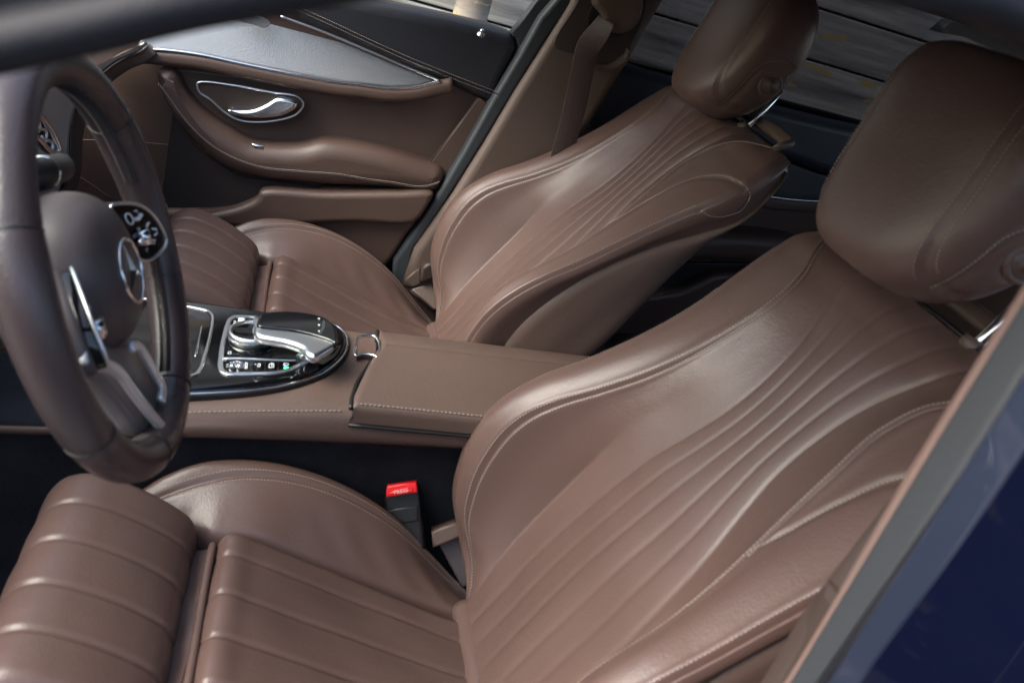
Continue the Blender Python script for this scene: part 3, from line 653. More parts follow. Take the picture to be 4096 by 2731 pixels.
# spoke pods
for sgn in (1, -1):
    PN = WN*.93-WS*.36; PN /= np.linalg.norm(PN); po = [onplane(*zh(p), WC+WS*.085+WN*.004, PN) for p in [(770, 180), (900, 150), (1040, 175), (1150, 265), (1225, 390), (1252, 480), (1225, 545), (1080, 650), (940, 560), (840, 330)]]
    if sgn < 0: po = [q-WS*2*np.dot(q-WC, WS) for q in po]
    pp = curve_pts(po, 50, True); cc = pp.mean(0); PM = PN if sgn > 0 else PN-WS*2*np.dot(PN, WS)
    base = slab('spoke', [cc+(q-cc)*1.08-PM*.006 for q in pp], PM, .030, .008, WPL, sw, res=5)
    pod = slab('switch_panel', pp, PM, .010, .002, GLOSS, sw)
    tube('switch_panel_frame', [q+PM*.001+(q-cc)*.03 for q in pp], .0017, SATIN, sw, 8, True, up=WN)
    mir = (lambda q: q) if sgn > 0 else (lambda q: q-WS*2*np.dot(q-WC, WS))
    w_ = lambda p, h=.0013: mir(onplane(*zh(p), WC+WS*.085+WN*.004+PN*h, PN))
    rc = w_((1060, 445)); sweep('scroll_roller', np.array([rc-WU*.008, rc-WU*.0065, rc+WU*.0065, rc+WU*.008]), circ(.0075, 16), CHR, pod, up=WN, scale=[.7, 1, 1, .7])
    sweep('scroll_roller_arm', np.array([rc-WS*.016, rc+WS*.018]), rrect(.005, .004, .0015), SATIN, pod, up=WN)
    ic = lambda pts, r=.0006: tube('icon', np.array([w_(p) for p in pts]), r, WHITE, pod, 5)
    tube('key_outline', curve_pts([w_(p) for p in [(900, 245), (935, 238), (970, 290), (965, 325), (930, 320), (902, 275)]], 24, True), .0009, WHITE, pod, 6, True, up=WN)
    ic([(978, 215), (1000, 205), (1008, 225)]); ic([(990, 285), (1020, 280), (1040, 240)], .0022); ic([(1090, 358), (1098, 330), (1112, 316)], .0012)
    ic([(1010, 362), (1030, 365)]); ic([(1008, 378), (1032, 382)]); ic([(1140, 370), (1178, 375), (1184, 410), (1160, 430)], .0011)
    ic([(1132, 478), (1165, 470), (1160, 500), (1136, 500), (1132, 478)], .0009); ic([(1098, 545), (1082, 558), (1096, 574)], .0009)
# lower spoke
sp = curve_pts([wp(p, -.004, zs) for p in [(430, 400), (930, 280), (1020, 240), (1120, 440), (1240, 680), (1330, 860), (1310, 1000), (1230, 1130), (1000, 1140), (860, 940), (640, 680), (450, 580)]], 60, True)
slab('lower_spoke', sp, WN, .020, .006, mat('spoke_plate', (.20, .195, .20), .34, metal=.4), sw)
sweep('spoke_blade', curve_pts([wp(p, .008, zs) for p in [(430, 425), (560, 490), (700, 528), (780, 575), (900, 735), (1050, 930), (1205, 1115)]], 50), rrect(.0120, .007, .003), SPK, sw, up=WN)
sweep('spoke_blade', curve_pts([wp(p, .008, zs) for p in [(900, 330), (980, 335), (1030, 405), (1110, 550), (1205, 735), (1190, 850)]], 50), rrect(.0105, .007, .003), SPK, sw, up=WN)
lathe('column_shroud', WC-WN*.16, [(.001, -.02), (.06, -.02), (.062, .05), (.058, .12), (.05, .14)], BLK, sw, 40, ax=(WU, WS, WN))
under(sw)
# gear stalk
gs_ = thing('gear_stalk', 'black column stalk with silver band seen through the steering wheel', 'stalk', (-.6, .1, .45))
g0, g1, g2 = [on(*zw(p), 0, -.565) for p in ((150, 1180), (420, 1095), (545, 1055))]
ga = g1-g0; upg = (0, 0, 1)
sweep('stalk_tip', np.array([g0+ga*.0, g1, g2, g2+(g2-g1)*.15]), circ(.0135, 24, .0145), BLK, gs_, up=upg, scale=[1.05, 1.1, 1.0, .7])
sweep('stalk_band', np.array([g1-ga*.16, g1-ga*.12]), circ(.0158, 24, .0168), CHR, gs_, up=upg)
tube('stalk_rod', np.array([g0-ga*2, g0]), .007, BLK, gs_); under(gs_)
# ================================================================ DASHBOARD
dsh = thing('dashboard', 'grey dashboard with round air vent seen through the steering wheel', 'dashboard', (-.9, .4, 0))
st = curve_pts([on(*zw(p), 1, 1.06) for p in [(1300, -60), (1210, 5), (1060, 70), (925, 160), (780, 300), (690, 440), (640, 560), (612, 700), (600, 880), (595, 1040), (560, 1170), (500, 1300), (430, 1420)]], 60)
rows = [[p+[-.10*q-.02*math.sin(q*3), -.95*q, -.02*q] for q in np.linspace(0, 1, 24)] for p in st]
DASHM = mat('dash_silver_skylit', (.75, .79, .82), .40, metal=.15, bump=.3, bscale=800, bdist=.0004)  # silver trim, base colour lifted to stand in for reflected sky light
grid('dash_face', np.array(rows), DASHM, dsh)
sweep('chrome_strip', st+[.002, .004, 0], rrect(.008, .006, .002), CHR, dsh, up=(0, 1, 0))
sweep('end_trim', st+[.014, .010, -.010], rrect(.022, .014, .005), PTRIM, dsh, up=(0, 1, 0))
box('dash_top', (-1.12, .4, .40), (.4, 1.34, .12), NAVY, dsh, .04); box('dash_body', (-1.06, .4, .2), (.3, 1.32, .5), BLK, dsh, .02)
vo = on(*zw((360, 770)), 0, -.715); VN = np.array([.96, -.15, .2]); VN /= np.linalg.norm(VN); v1 = np.cross([0, 0, 1.], VN); v1 /= np.linalg.norm(v1); v2 = np.cross(VN, v1)
vp = lambda p, h=0: onplane(*zw(p), vo+VN*h, VN)
vr = [(345, 590), (400, 650), (455, 730), (500, 820), (520, 890), (505, 925), (440, 915), (350, 820), (260, 700), (230, 580), (280, 540)]
ve = sweep('air_vent', curve_pts([vp(p, .01) for p in vr], 60, True), rrect(.011, .012, .004), CHR, dsh, closed=True, up=VN)
slab('vent_bowl', curve_pts([vp(p, -.002) for p in vr], 40, True), VN, .01, .002, BLK, ve)
for dx, dy in ((0, 0), (55, 100), (-60, -80)):
    tube('vent_vane', curve_pts([vp((x+dx, y+dy), .008) for x, y in [(335, 735), (370, 712), (410, 735), (415, 775), (385, 800), (365, 770)]], 24), .0032, CHR, ve, 6)
under(dsh)
# ================================================================ FRONT PASSENGER DOOR
fd = thing('front_door', 'brown leather passenger front door with curved armrest, silver inlay and dark upper trim', 'car door', (-.4, 1.12, -.2))
YN = np.array([0, -1., 0])
d1 = lambda p, y=1.10: on(*z1(p), 1, y)
d2 = lambda p, y=1.10: on(*z2(p), 1, y)
dd = lambda p, y=1.10: on(p[0], p[1], 1, y)
P_ = [dd(p, 1.115) for p in [(700, -30), (860, 2), (1020, 40), (1165, 85), (1180, 130), (1136, 235), (1080, 330), (1020, 430), (950, 530), (890, 612), (780, 760), (300, 700), (60, 520), (60, 200), (300, 60)]]
slab('door_panel', P_, YN, .04, .004, DOORL, fd)
# leather midsection, slightly hollow: raised rim along the silver inlay
ut = curve_pts([d2(p, 1.085) for p in [(-700, -330), (-300, -150), (0, -60), (290, 5), (560, 60), (860, 125), (1080, 185), (1160, 213), (1200, 250), (1215, 290), (1200, 350), (1120, 510), (1045, 655), (1000, 640), (720, 513), (500, 420), (250, 312), (0, 208), (-180, 130), (-420, 50), (-800, -80)]], 120, True)
slab('upper_trim', ut, YN, .075, .024, NAVY, fd, res=7)
TL = []
for off in (0, 24):
    q = curve_pts([d2((x, y+off), 1.0468) for x, y in [(-200, 30), (0, 118), (250, 235), (500, 348), (800, 470), (1090, 582)]], 80); TL.append((q, np.tile(YN, (80, 1))))
stitches('trim_stitching', TL, THR, fd, r=.0005)
tube('trim_seam', curve_pts([d2((x, y+12), 1.0466) for x, y in [(-200, 30), (0, 118), (250, 235), (500, 348), (800, 470), (1090, 582)]], 60), .0009, BLK, fd, 6)
pc = dd((1105, 78), 1.06); e_ = np.array([-1., 0, 0]); u_ = np.array([0, -.5, .86])
lathe('lock_pin', dd((1104, 80), 1.062), [(.008, 0), (.0075, .002), (.0045, .003), (.004, .010), (.0032, .0125), (.0005, .013)], CHR, fd, 24, ax=(np.array([1., 0, 0]), np.array([0, .86, .5]), u_))
il = [(300, 108), (330, 106)]
TN = np.array([0, -.93, .37]); TO = np.array([-.3, 1.086, .47]); t1 = lambda p: onplane(*z1(p), TO, TN); t2 = lambda p: onplane(*z2(p), TO, TN)
inl = [t1(p) for p in [(850, 312), (1040, 318), (1250, 345), (1500, 398), (1900, 478), (2150, 520)]]+[t2(p) for p in [(200, 528), (400, 553), (540, 550), (640, 532), (722, 512), (500, 420), (250, 312), (0, 208)]]+[t1(p) for p in [(1760, 105), (1400, 0), (900, 200)]]
slab('silver_inlay', inl, TN, .03, .006, MESHM, fd)
ch = curve_pts([d1(p, 1.074) for p in [(848, 310), (1040, 318), (1250, 345), (1500, 398), (1900, 478), (2150, 520)]]+[d2(p, 1.074) for p in [(200, 528), (400, 553), (540, 550), (640, 532), (724, 508)]], 90)
sweep('chrome_strip', ch, rrect(.007, .008, .0025), CHR, fd, up=YN)
sweep('light_strip', ch+[0, .004, -.0075], rrect(.006, .006, .002), mat('dark_green', (.01, .045, .035), .3), fd, up=YN)
tube('inlay_edge', curve_pts([d2(p, 1.074) for p in [(724, 508), (500, 418), (250, 310), (0, 206)]]+[d1(p, 1.074) for p in [(1760, 103)]], 50), .0022, SATIN, fd, 8)
slab('speaker_badge', curve_pts([d1(p, 1.074) for p in [(1470, 120), (1600, 160), (1660, 178), (1695, 150), (1680, 128), (1560, 90)]], 30, True), YN, .004, .0015, SATIN, fd)
lip = curve_pts([d1(p, 1.082) for p in [(640, 480), (850, 355), (1040, 362), (1250, 385), (1500, 435), (1900, 515), (2150, 557)]]+[d2(p, 1.082) for p in [(200, 565), (400, 590), (560, 585), (700, 555), (800, 535)]], 90)
sweep('leather_lip', lip, rrect(.030, .026, .012, 6), DOORL, fd, up=YN)
TL = []
for off in (0, 26):
    q = curve_pts([d1((x, y+off), 1.0905) for x, y in [(1020, 440), (1060, 424), (1150, 424), (1400, 452), (1800, 525), (2150, 578)]]+[d2((x, y+off), 1.0905) for x, y in [(200, 598), (400, 612), (600, 585), (800, 540)]], 110); TL.append((q, np.tile(YN, (110, 1))))
TL = [(q+[0, .003, 0], N) for q, N in TL]
# handle bowl
hr = curve_pts([d1(p, 1.088) for p in [(1240, 522), (1450, 533), (1700, 578), (1870, 608), (1902, 650), (1860, 715), (1750, 752), (1600, 765), (1500, 752), (1420, 712), (1320, 625), (1250, 575)]], 80, True)
slab('handle_bowl', hr, YN, .012, .003, mat('bowl', (.030, .019, .015), .5), fd)
hb = sweep('door_handle', hr, rrect(.0045, .008, .002), SATIN, fd, closed=True, up=YN)
slab('handle_lever', curve_pts([d1(p, 1.066) for p in [(1425, 692), (1500, 694), (1590, 688), (1670, 655), (1735, 618), (1800, 622), (1862, 642), (1862, 675), (1770, 730), (1620, 745), (1500, 735), (1430, 708)]], 60, True), YN, .022, .008, CHR, hb, res=6)
# armrest
ao = [d1(p, 1.058) for p in [(970, 480), (985, 452), (1060, 452), (1100, 485), (1135, 560), (1200, 655), (1310, 755), (1450, 845), (1560, 903), (1700, 925), (1880, 925)]]+[d2(p, 1.058) for p in [(0, 897), (350, 950), (640, 1035), (730, 1065), (756, 1110), (745, 1165), (700, 1216), (350, 1192), (0, 1180)]]+[d1(p, 1.058) for p in [(1900, 1168), (1650, 1140), (1450, 1090), (1340, 1030), (1230, 925), (1150, 835), (1050, 700), (985, 570)]]
slab('armrest', curve_pts(ao, 150, True), YN, .11, .034, DOORL, fd, res=9)
mid = curve_pts([d1(p, 1.0) for p in [(990, 520), (1050, 600), (1150, 738), (1250, 848), (1400, 958), (1600, 1038), (1900, 1075), (2150, 1096)]]+[d2(p, 1.0) for p in [(200, 1112), (400, 1140), (650, 1163), (720, 1140)]], 110)
stitches('door_stitching', TL+[(mid+[0, .0022, 0], np.tile(YN, (110, 1)))], THR, fd, r=.0006)
tube('armrest_seam', mid+[0, .0028, -.0035], .0012, mat('seam_dark', (.03, .02, .017), .6), fd, 6)
slab('window_switches', [d1(p, 1.035) for p in [(1575, 890), (1660, 905), (1655, 930), (1600, 925)]], (0, -.6, .8), .01, .002, CHR, fd)
# lower panel with pocket
lp_ = [d1(p, 1.075) for p in [(1030, 1322), (1300, 1318), (1600, 1300), (1800, 1280), (1920, 1240), (1990, 1200), (2060, 1185), (2150, 1184)]]+[d2(p, 1.075) for p in [(200, 1195), (450, 1200), (690, 1212), (640, 1330), (520, 1480), (430, 1620), (200, 1900), (-600, 1900)]]+[d1(p, 1.075) for p in [(900, 1900), (600, 1700), (700, 1330)]]
slab('lower_panel', lp_, YN, .06, .014, DOORL, fd, res=5)
slab('pocket_rail', curve_pts([d2(p, 1.05) for p in [(-400, 1205), (0, 1215), (450, 1212), (680, 1216), (640, 1310), (560, 1400), (200, 1400), (0, 1405), (-250, 1420), (-560, 1430), (-900, 1390), (-560, 1310), (-430, 1250)]], 80, True), YN, .04, .012, DOORL, fd, res=5)
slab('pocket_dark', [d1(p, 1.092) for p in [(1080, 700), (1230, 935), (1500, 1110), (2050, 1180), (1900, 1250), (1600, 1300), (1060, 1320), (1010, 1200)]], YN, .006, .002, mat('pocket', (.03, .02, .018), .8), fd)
SD = MATS['seam_dark']
tube('panel_seam', curve_pts([d1(p, 1.094) for p in [(440, 878), (700, 882), (900, 896), (1100, 915), (1240, 935)]], 30), .0016, DOORL, fd, 6)
tube('panel_seam', curve_pts([d1(p, 1.094) for p in [(450, 1082), (560, 1150), (700, 1250)]], 12), .0022, DOORL, fd, 6)
tube('panel_seam', curve_pts([d2(p, 1.094) for p in [(958, 612), (800, 830), (640, 1035)]], 20), .0014, SD, fd, 6)
slab('end_strip', [d2(p, 1.088) for p in [(962, 618), (1040, 658), (760, 1120), (655, 1035)]], YN, .012, .003, DOORL, fd)
fg = glass('window_glass', (.86, .90, .88), .05)
mesh('window_pane', [(-.9, 1.14, .62), (.12, 1.14, .62), (.2, 1.06, .95), (-.5, 1.06, .95)], [(0, 1, 2, 3)], fg, fd, False)
slab('window_frame', [d2(p, 1.09) for p in [(1165, 215), (1190, 230), (1218, 290), (1190, 380), (1045, 655), (1060, 655), (1330, 240), (1560, -60), (1420, -60), (1330, 0), (1250, 110)]], YN, .03, .004, SEAL, fd)
under(fd)
# ================================================================ PASSENGER SIDE PILLAR
bp_ = thing('body_pillar', 'brown trimmed pillar between the passenger doors with dark seal and belt guide', 'car pillar', (.0, 1.1, -.2))
slab('door_seal', [d2(p, 1.062) for p in [(1500, -60), (1350, 110), (1215, 350), (1040, 640), (860, 960), (760, 1130), (640, 1330), (430, 1640), (420, 1800), (520, 1800), (560, 1568), (780, 1245), (980, 930), (1200, 565), (1390, 260), (1620, -60)]], YN, .05, .009, SEAL, bp_, res=4)
tr = [d2(p, 1.048) for p in [(1570, -60), (1540, 30), (1400, 255), (1200, 570), (990, 925), (790, 1245), (560, 1568), (480, 1800), (900, 1900), (1300, 1500), (1420, 1100), (1660, 800), (1880, 440), (2170, -60)]]
slab('pillar_trim', tr, YN, .07, .018, PTRIM, bp_, res=6)
0 and slab('lower_trim', curve_pts([d2(p, 1.035) for p in [(1200, 650), (1330, 660), (1460, 700), (1440, 1000), (1000, 1400), (800, 1500), (900, 1200), (1080, 850)]], 50, True), YN, .05, .02, LEA2, bp_)
slab('guide_recess', curve_pts([d2(p, 1.0115) for p in [(1560, 60), (1440, 290), (1600, 350), (1760, 400), (1880, 330), (2010, 60), (2000, -60), (1640, -60)]], 40, True), YN, .004, .001, mat('recess', (.045, .03, .025), .6), bp_)
slab('guide_opening', curve_pts([d2(p, 1.008) for p in [(1680, 40), (1650, 110), (1665, 180), (1740, 230), (1830, 235), (1900, 190), (1900, 60), (1800, -40)]], 30, True), YN, .004, .001, BLK, bp_)
slab('belt_guide', curve_pts([d2(p, .985) for p in [(1690, 30), (1740, 100), (1760, 180), (1850, 220), (1930, 195), (1990, 110), (2000, 0), (1960, -60), (1720, -60)]], 40, True), YN, .04, .012, PTRIM, bp_, res=5)
slab('guide_lip', curve_pts([d2(p, 1.004) for p in [(1600, 350), (1700, 395), (1790, 400), (1870, 360), (1900, 300), (1930, 320), (1890, 420), (1780, 450), (1640, 420), (1570, 380)]], 40, True), YN, .03, .01, PTRIM, bp_)
box('sill_trim', (.15, 1.09, -.05), (.9, .06, .26), LEA2, bp_, .02); box('sill_outer', (.1, 1.15, -.05), (2.4, .05, .6), BLK, bp_, .02)
under(bp_)
sb = thing('seat_belt', 'dark brown belt webbing hanging from the guide on the passenger side pillar', 'seat belt', (.1, 1.02, .2))
cl = curve_pts([d2(p, .985) for p in [(1770, 120), (1720, 200), (1650, 300), (1625, 400), (1590, 560), (1545, 760), (1490, 960), (1440, 1150)]], 50)
prof = rrect(.046, .0018, .0008, 2)
wv = np.tile(YN, (50, 1)); wv[:12] = np.stack([np.linspace(.9, 0, 12)*-1, -np.linspace(.5, 1, 12), 0*np.linspace(0, 1, 12)], 1)
sweep('webbing', cl, prof, BELT, sb, up=wv); under(sb)
# small fittings between passenger cushion and pillar
bf = thing('belt_anchor_trim', 'small brown plastic flap and strap end beside the passenger cushion', 'belt anchor', (.0, 1.03, .1))
slab('anchor_flap', [on(*z5(p), 1, 1.03) for p in [(595, 500), (610, 430), (640, 405), (700, 400), (700, 490), (600, 525)]], YN, .02, .006, mat('flap', (.04, .025, .02), .5), bf)
slab('strap_end', [on(*z5(p), 1, 1.04) for p in [(500, 505), (592, 430), (600, 525), (548, 548)]], YN, .01, .003, PTRIM, bf)
slab('sill_step', [on(*z5(p), 1, 1.025) for p in [(548, 552), (690, 505), (720, 700), (670, 690), (600, 610)]], (0, -.8, .6), .03, .004, PTRIM, bf); under(bf)
# ================================================================ REAR PASSENGER DOOR
rd = thing('rear_door', 'dark rear passenger door with chrome line and brown armrest behind the passenger seat', 'car door', (.6, 1.12, -.2))
dr = lambda p, y=1.11: on(*zr(p), 1, y)
slab('door_panel', [dr(p, 1.13) for p in [(350, 150), (740, 240), (1300, 390), (1600, 470), (1900, 560), (1900, 1500), (1200, 1700), (300, 1700), (100, 1000), (100, 500)]], YN, .03, .004, DOORL, rd)
slab('upper_trim', curve_pts([dr(p, 1.09) for p in [(330, 145), (560, 195), (730, 240), (1000, 318), (1300, 395), (1480, 440), (1800, 530), (1850, 640), (1800, 810), (1395, 706), (1240, 650), (1000, 600), (600, 520), (200, 480), (200, 300)]], 90, True), YN, .07, .025, mat('navy_leather', (.024, .026, .036), .4, bump=.25, bscale=380), rd, res=6)
slab('dark_inlay', [dr(p, 1.10) for p in [(1000, 590), (1240, 652), (1395, 712), (1800, 810), (1800, 860), (1405, 858), (1300, 850), (1110, 826), (900, 780)]], YN, .03, .004, EXTL, rd)
sweep('chrome_strip', curve_pts([dr(p, 1.082) for p in [(900, 775), (1110, 826), (1200, 840), (1300, 850), (1405, 856), (1600, 850), (1800, 830)]], 40), rrect(.006, .007, .002), CHR, rd, up=YN)
sweep('leather_lip', curve_pts([dr(p, 1.09) for p in [(800, 800), (1110, 858), (1200, 868), (1300, 878), (1405, 882), (1600, 880), (1800, 860)]], 40), rrect(.03, .02, .009, 5), DOORL, rd, up=YN)
slab('armrest', curve_pts([dr(p, 1.06) for p in [(600, 1060), (750, 1045), (920, 1036), (1100, 1042), (1300, 1072), (1400, 1112), (1432, 1140), (1425, 1165), (1300, 1178), (1100, 1180), (740, 1176), (500, 1190)]], 90, True), YN, .10, .024, DOORL, rd, res=7)
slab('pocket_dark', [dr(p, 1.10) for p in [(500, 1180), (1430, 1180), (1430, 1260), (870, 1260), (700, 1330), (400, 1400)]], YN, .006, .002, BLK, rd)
slab('pocket_rail', curve_pts([dr(p, 1.06) for p in [(300, 1400), (545, 1348), (700, 1320), (800, 1272), (870, 1242), (1100, 1236), (1500, 1240), (1500, 1600), (300, 1700)]], 60, True), YN, .06, .014, DOORL, rd, res=5)
tube('panel_seam', curve_pts([dr(p, 1.112) for p in [(1300, 1075), (1380, 1035), (1470, 990), (1600, 900)]], 20), .003, DOORL, rd, 6)
dg_ = glass('privacy_glass', (.062, .064, .069), .05)
mesh('window_pane', [(.22, 1.14, .60), (1.5, 1.14, .58), (1.4, 1.03, .97), (.24, 1.05, .97)], [(0, 1, 2, 3)], dg_, rd, False)
sweep('sill_strip', np.array([dr(p, 1.135) for p in [(300, 112), (1500, 425), (1900, 530)]]), rrect(.02, .02, .004), BLK, rd, up=YN)
slab('window_frame', [on((2600+.6377*p[0])/1.7415, .6377*p[1]/1.7415, 1, 1.12) for p in [(1810, 205), (1895, 132), (2450, 160), (2450, 440), (2200, 330), (2000, 240)]], YN, .04, .004, BLK, rd)
under(rd)
# ================================================================ DRIVER SIDE BODY: pillar strips, paint, roof rail
nb = thing('door_frame_pillar', 'blurred blue painted driver side pillar with grey seal and brown edge at lower right', 'car pillar', (.05, -.42, 0))
def strip(name, left, right, y0, y1, m, thick=.012, bev=.003):
    pts = [on(*p, 1, y0) for p in left]+[on(*p, 1, y1) for p in right[::-1]]
    P = np.array(pts); n_ = np.cross(P[-1]-P[0], P[len(left)-1]-P[0]); n_ /= np.linalg.norm(n_)
    if np.dot(n_, CAM-P.mean(0)) < 0: n_ = -n_
    return slab(name, pts, n_, thick, bev, m, nb)
strip('inner_edge', [(1700, 1700), (1772, 1565), (1830, 1450), (1878, 1378), (1960, 1278), (2112, 1088), (2240, 846), (2350, 641), (2440, 470)], [(1720, 1700), (1812, 1565), (1930, 1387), (2012, 1264), (2211, 976), (2290, 830), (2362, 690), (2480, 450)], -.375, -.385, PTRIM2, .012, .004)
strip('door_seal', [(1700, 1720), (1806, 1565), (2207, 976), (2352, 690), (2460, 470)], [(1790, 1720), (1892, 1565), (2305, 976), (2420, 760), (2550, 500)], -.395, -.425, SEAL, .014, .005)
strip('paint_flange', [(1780, 1740), (1894, 1565), (2308, 976), (2420, 770), (2560, 500)], [(1880, 1740), (1982, 1565), (2180, 1290), (2352, 1045), (2560, 700)], -.440, -.465, FLANGE, .008, .003)
tube('seal_bead', np.array([on(*p, 1, -.43) for p in [(1790, 1720), (1893, 1565), (2306, 976), (2430, 745)]]), .0035, RAIL, nb)
rows = []
for p0, p1 in [((1850, 1790), (3000, 2400)), ((1975, 1568), (2900, 1900)), ((2170, 1300), (2900, 1500)), ((2345, 1050), (3000, 1200)), ((2560, 700), (3200, 900))]:
    a = on(*p0, 1, -.472); row = []
    for q in np.linspace(0, 1, 24): row.append(a+[.55*q, -.075*math.sin(min(1, q*3.2)*math.pi/2)-.02*math.sin(q*9)*q, 0])
    rows.append(row)
R2 = np.array([curve_pts([r[j] for r in rows], 40) for j in range(24)]).transpose(1, 0, 2)
grid('painted_panel', R2, BPAINT, nb)
box('inner_pillar', (.12, -.352, .12), (.12, .03, .84), MATS['recess'], nb, .01)
slab('lower_inner_trim', [(.04, -.33, -.25), (.6, -.33, -.25), (.6, -.33, .5), (.10, -.345, .75), (.06, -.345, .5), (.055, -.335, .3), (.03, -.33, .1)], (0, 1, 0), .02, .005, MATS['recess'], nb)
under(nb)
rf = thing('roof', 'dark roof rail and headlining arching over the driver door opening, blurred along the top', 'car roof', (.3, .4, .9))
rl = curve_pts([on(*p, 1, -.43) for p in [(-500, 300), (-250, 235), (0, 176), (212, 131), (461, 72), (648, 39), (804, 12), (870, 1)]]+[np.array(q) for q in [(-.27, -.43, .868), (-.2, -.43, .888)]]+[on(*p, 1, -.43) for p in [(2042, 12), (2187, 36), (2265, 53), (2352, 98), (2480, 190), (2640, 330)]], 90)
prof = [(0, .000), (-.006, .004), (-.006, .015), (.004, .018), (.006, .022), (.002, .030), (.016, .036), (.035, .040), (.055, .03), (.05, .006), (.02, -.001)]
# profile: first value outwards, second up
vs, fs = [], []
T, S, U = frames(rl, up=(0, 0, 1)); PR = np.array(prof)
G = rl[:, None]+np.array([0, 1., 0])[None, None]*(PR[:, 0][None, :, None])+U[:, None]*(PR[:, 1][None, :, None])
sweep_o = grid('roof_rail', G, RAIL, rf, close=True)
X0 = rl[:, 0]; rows = []
for i in range(0, 90, 3):
    a = rl[i]+[0, .05, .03]; b = np.array([a[0]-.02, 1.03, a[2]+.0]); rows.append([a*(1-q)+b*q+[0, 0, .045*math.sin(q*math.pi)] for q in np.linspace(0, 1, 16)])
rows = [r for r in rows if r[0][0] > -.42]
end = [p+[1.6, 0, .02] for p in rows[-1]]; rows.append(end)
grid('roof_lining', np.array(rows), HEAD, rf)
box('roof_side', (.5, 1.03, .965), (1.8, .05, .05), RAIL, rf, .01)
mesh('windscreen', [(-1.25, -.42, .42), (-1.25, 1.1, .42), (-.40, 1.02, .86), (-.40, -.38, .86)], [(0, 1, 2, 3)], glass('windscreen_glass', (.84, .90, .88), .05), rf, False)
under(rf)
# rear bulkhead: back bench that closes the cabin
rb = thing('rear_bench', 'brown rear bench seat in deep shade behind the two front seats', 'rear seat', (1.0, .4, -.1))
box('bench_cushion', (.88, .39, -.02), (.46, 1.34, .2), LEA2, rb, .05); box('bench_back', (1.22, .39, .3), (.16, 1.34, .66), LEA2, rb, .05, Matrix.Rotation(.25, 4, 'Y')); under(rb)
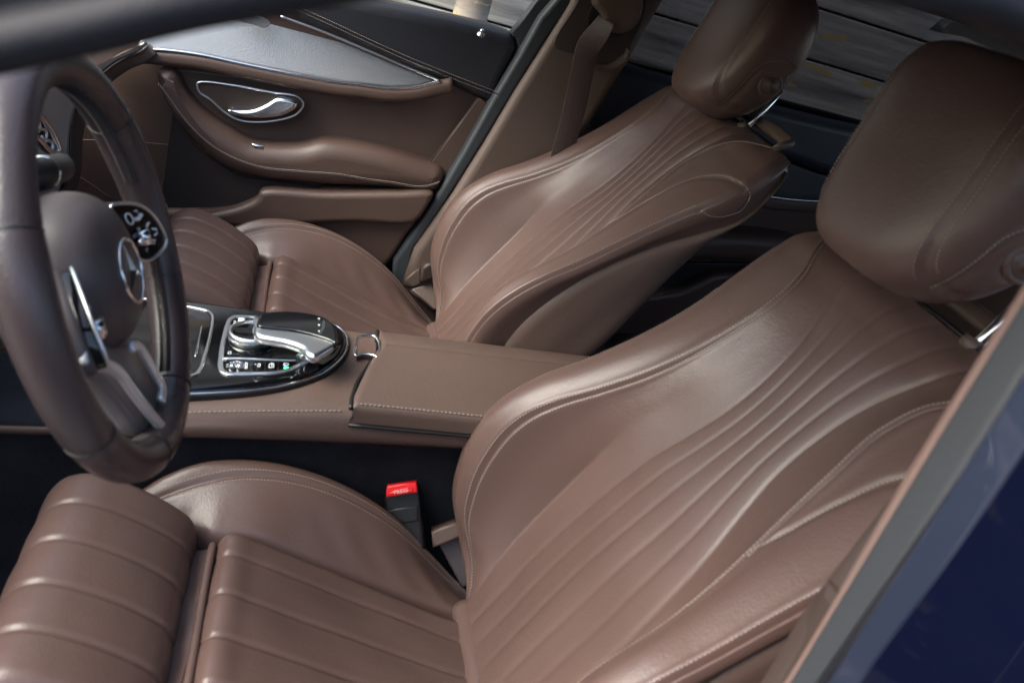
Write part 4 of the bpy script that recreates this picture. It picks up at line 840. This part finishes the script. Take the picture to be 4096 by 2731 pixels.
# ================================================================ OUTSIDE
gm = mat('gravel', (.16, .15, .14), .9, bump=.8, bscale=40, var=.4, vscale=20, bdist=.01)
g_ = mesh('ground', [(-60, -60, -.75), (60, -60, -.75), (60, 60, -.75), (-60, 60, -.75)], [(0, 1, 2, 3)], gm); g_['kind'] = 'structure'
def wood(name, dark):
    m = bpy.data.materials.new(name); m.use_nodes = True; n = m.node_tree; b = n.nodes['Principled BSDF']; b.inputs['Roughness'].default_value = .8
    tc = n.nodes.new('ShaderNodeTexCoord'); oi = n.nodes.new('ShaderNodeObjectInfo'); ad = n.nodes.new('ShaderNodeVectorMath'); ad.operation = 'ADD'
    mp = n.nodes.new('ShaderNodeMapping'); mp.inputs['Scale'].default_value = (1.6, 8, 26)
    cmb = n.nodes.new('ShaderNodeCombineXYZ'); ml = n.nodes.new('ShaderNodeMath'); ml.operation = 'MULTIPLY'; ml.inputs[1].default_value = 30
    n.links.new(oi.outputs['Random'], ml.inputs[0]); n.links.new(ml.outputs[0], cmb.inputs[0]); n.links.new(tc.outputs['Object'], ad.inputs[0]); n.links.new(cmb.outputs[0], ad.inputs[1])
    n.links.new(ad.outputs[0], mp.inputs[0]); t = n.nodes.new('ShaderNodeTexNoise'); t.inputs['Scale'].default_value = 1; t.inputs['Detail'].default_value = 8; t.inputs['Roughness'].default_value = .65
    n.links.new(mp.outputs[0], t.inputs[0]); r = n.nodes.new('ShaderNodeValToRGB'); e = r.color_ramp.elements
    e[0].position = .3; e[0].color = (*[c*.35 for c in dark], 1); e[1].position = .66; e[1].color = (*[c*1.7 for c in dark], 1)
    n.links.new(t.outputs[0], r.inputs[0])
    # bare ochre patches where the weathered coat has flaked
    mp2 = n.nodes.new('ShaderNodeMapping'); mp2.inputs['Scale'].default_value = (5, 3, 26); t2 = n.nodes.new('ShaderNodeTexNoise'); t2.inputs['Scale'].default_value = 1; t2.inputs['Detail'].default_value = 5
    n.links.new(ad.outputs[0], mp2.inputs[0]); n.links.new(mp2.outputs[0], t2.inputs[0]); r2 = n.nodes.new('ShaderNodeValToRGB'); e = r2.color_ramp.elements
    e[0].position = .625; e[0].color = (0, 0, 0, 1); e[1].position = .645; e[1].color = (1, 1, 1, 1); n.links.new(t2.outputs[0], r2.inputs[0])
    mx = n.nodes.new('ShaderNodeMix'); mx.data_type = 'RGBA'; n.links.new(r2.outputs[0], mx.inputs[0]); n.links.new(r.outputs[0], mx.inputs[6]); mx.inputs[7].default_value = (.42, .30, .13, 1)
    n.links.new(mx.outputs[2], b.inputs['Base Color']); bp = n.nodes.new('ShaderNodeBump'); bp.inputs['Strength'].default_value = .6; bp.inputs['Distance'].default_value = .004
    n.links.new(t.outputs[0], bp.inputs['Height']); n.links.new(bp.outputs[0], b.inputs['Normal']); return m
WD = wood('weathered_wood', (.26, .25, .235))
wl = thing('plank_wall', 'weathered dark wooden plank wall beyond the car windows', 'wall', (1, 2.2, -.75))
z = -.75; k = 0
zed = [.02, .185, .36]
base = on(1859, 137, 1, 2.2)[2]; pitchz = .162
zs0 = base-math.ceil((base+.75)/pitchz)*pitchz
box('wall_backing', (.2, .06, 1.45), (7.2, .03, 2.9), BLK, wl, .004); me0 = None  # black sheet added to block bright sky through the plank gaps
for i in range(18):
    zz = zs0+i*pitchz
    if me0 is None:
        o = box('plank', (0, 0, 0), (7.0, .035, pitchz-.008), WD, wl, .004); me0 = o.data
    else: o = bpy.data.objects.new('plank', me0); link(o, wl)
    o.location = (1.2+.3*math.sin(i*5)-1, .004*math.sin(i*7), zz+pitchz/2+.75); o.rotation_euler = (.01*math.sin(i*3), 0, 0)
ps = thing('wooden_post', 'upright weathered round post in front of the plank wall, seen through the front window', 'post', tuple(on(1082, 30, 1, 2.05)*[1, 1, 0]+[0, 0, -.75]))
o = sweep('post_shaft', np.array([(0, 0, q) for q in np.linspace(0, 2.4, 12)]), circ(.055, 20, .05), wood('post_wood', (.20, .17, .14)), ps, up=(0, 1, 0), scale=[1+.04*math.sin(q*4) for q in range(12)])

of = thing('sky_blocker_fence', 'unseen dark board fence added on the driver side to block low sky light', 'fence', (0, -2.6, -.75))  # out of view, added behind the camera to darken the horizon and reflections
for i in range(18):
    o = box('board', (0, 0, 0), (.46, .03, 1.9), wood('blocker_board', (.05, .05, .05)), of, .004) if i == 0 else link(bpy.data.objects.new('board', of.children[0].data), of)
    o.location = (-4+i*.47, .006*math.sin(i*4), .95)
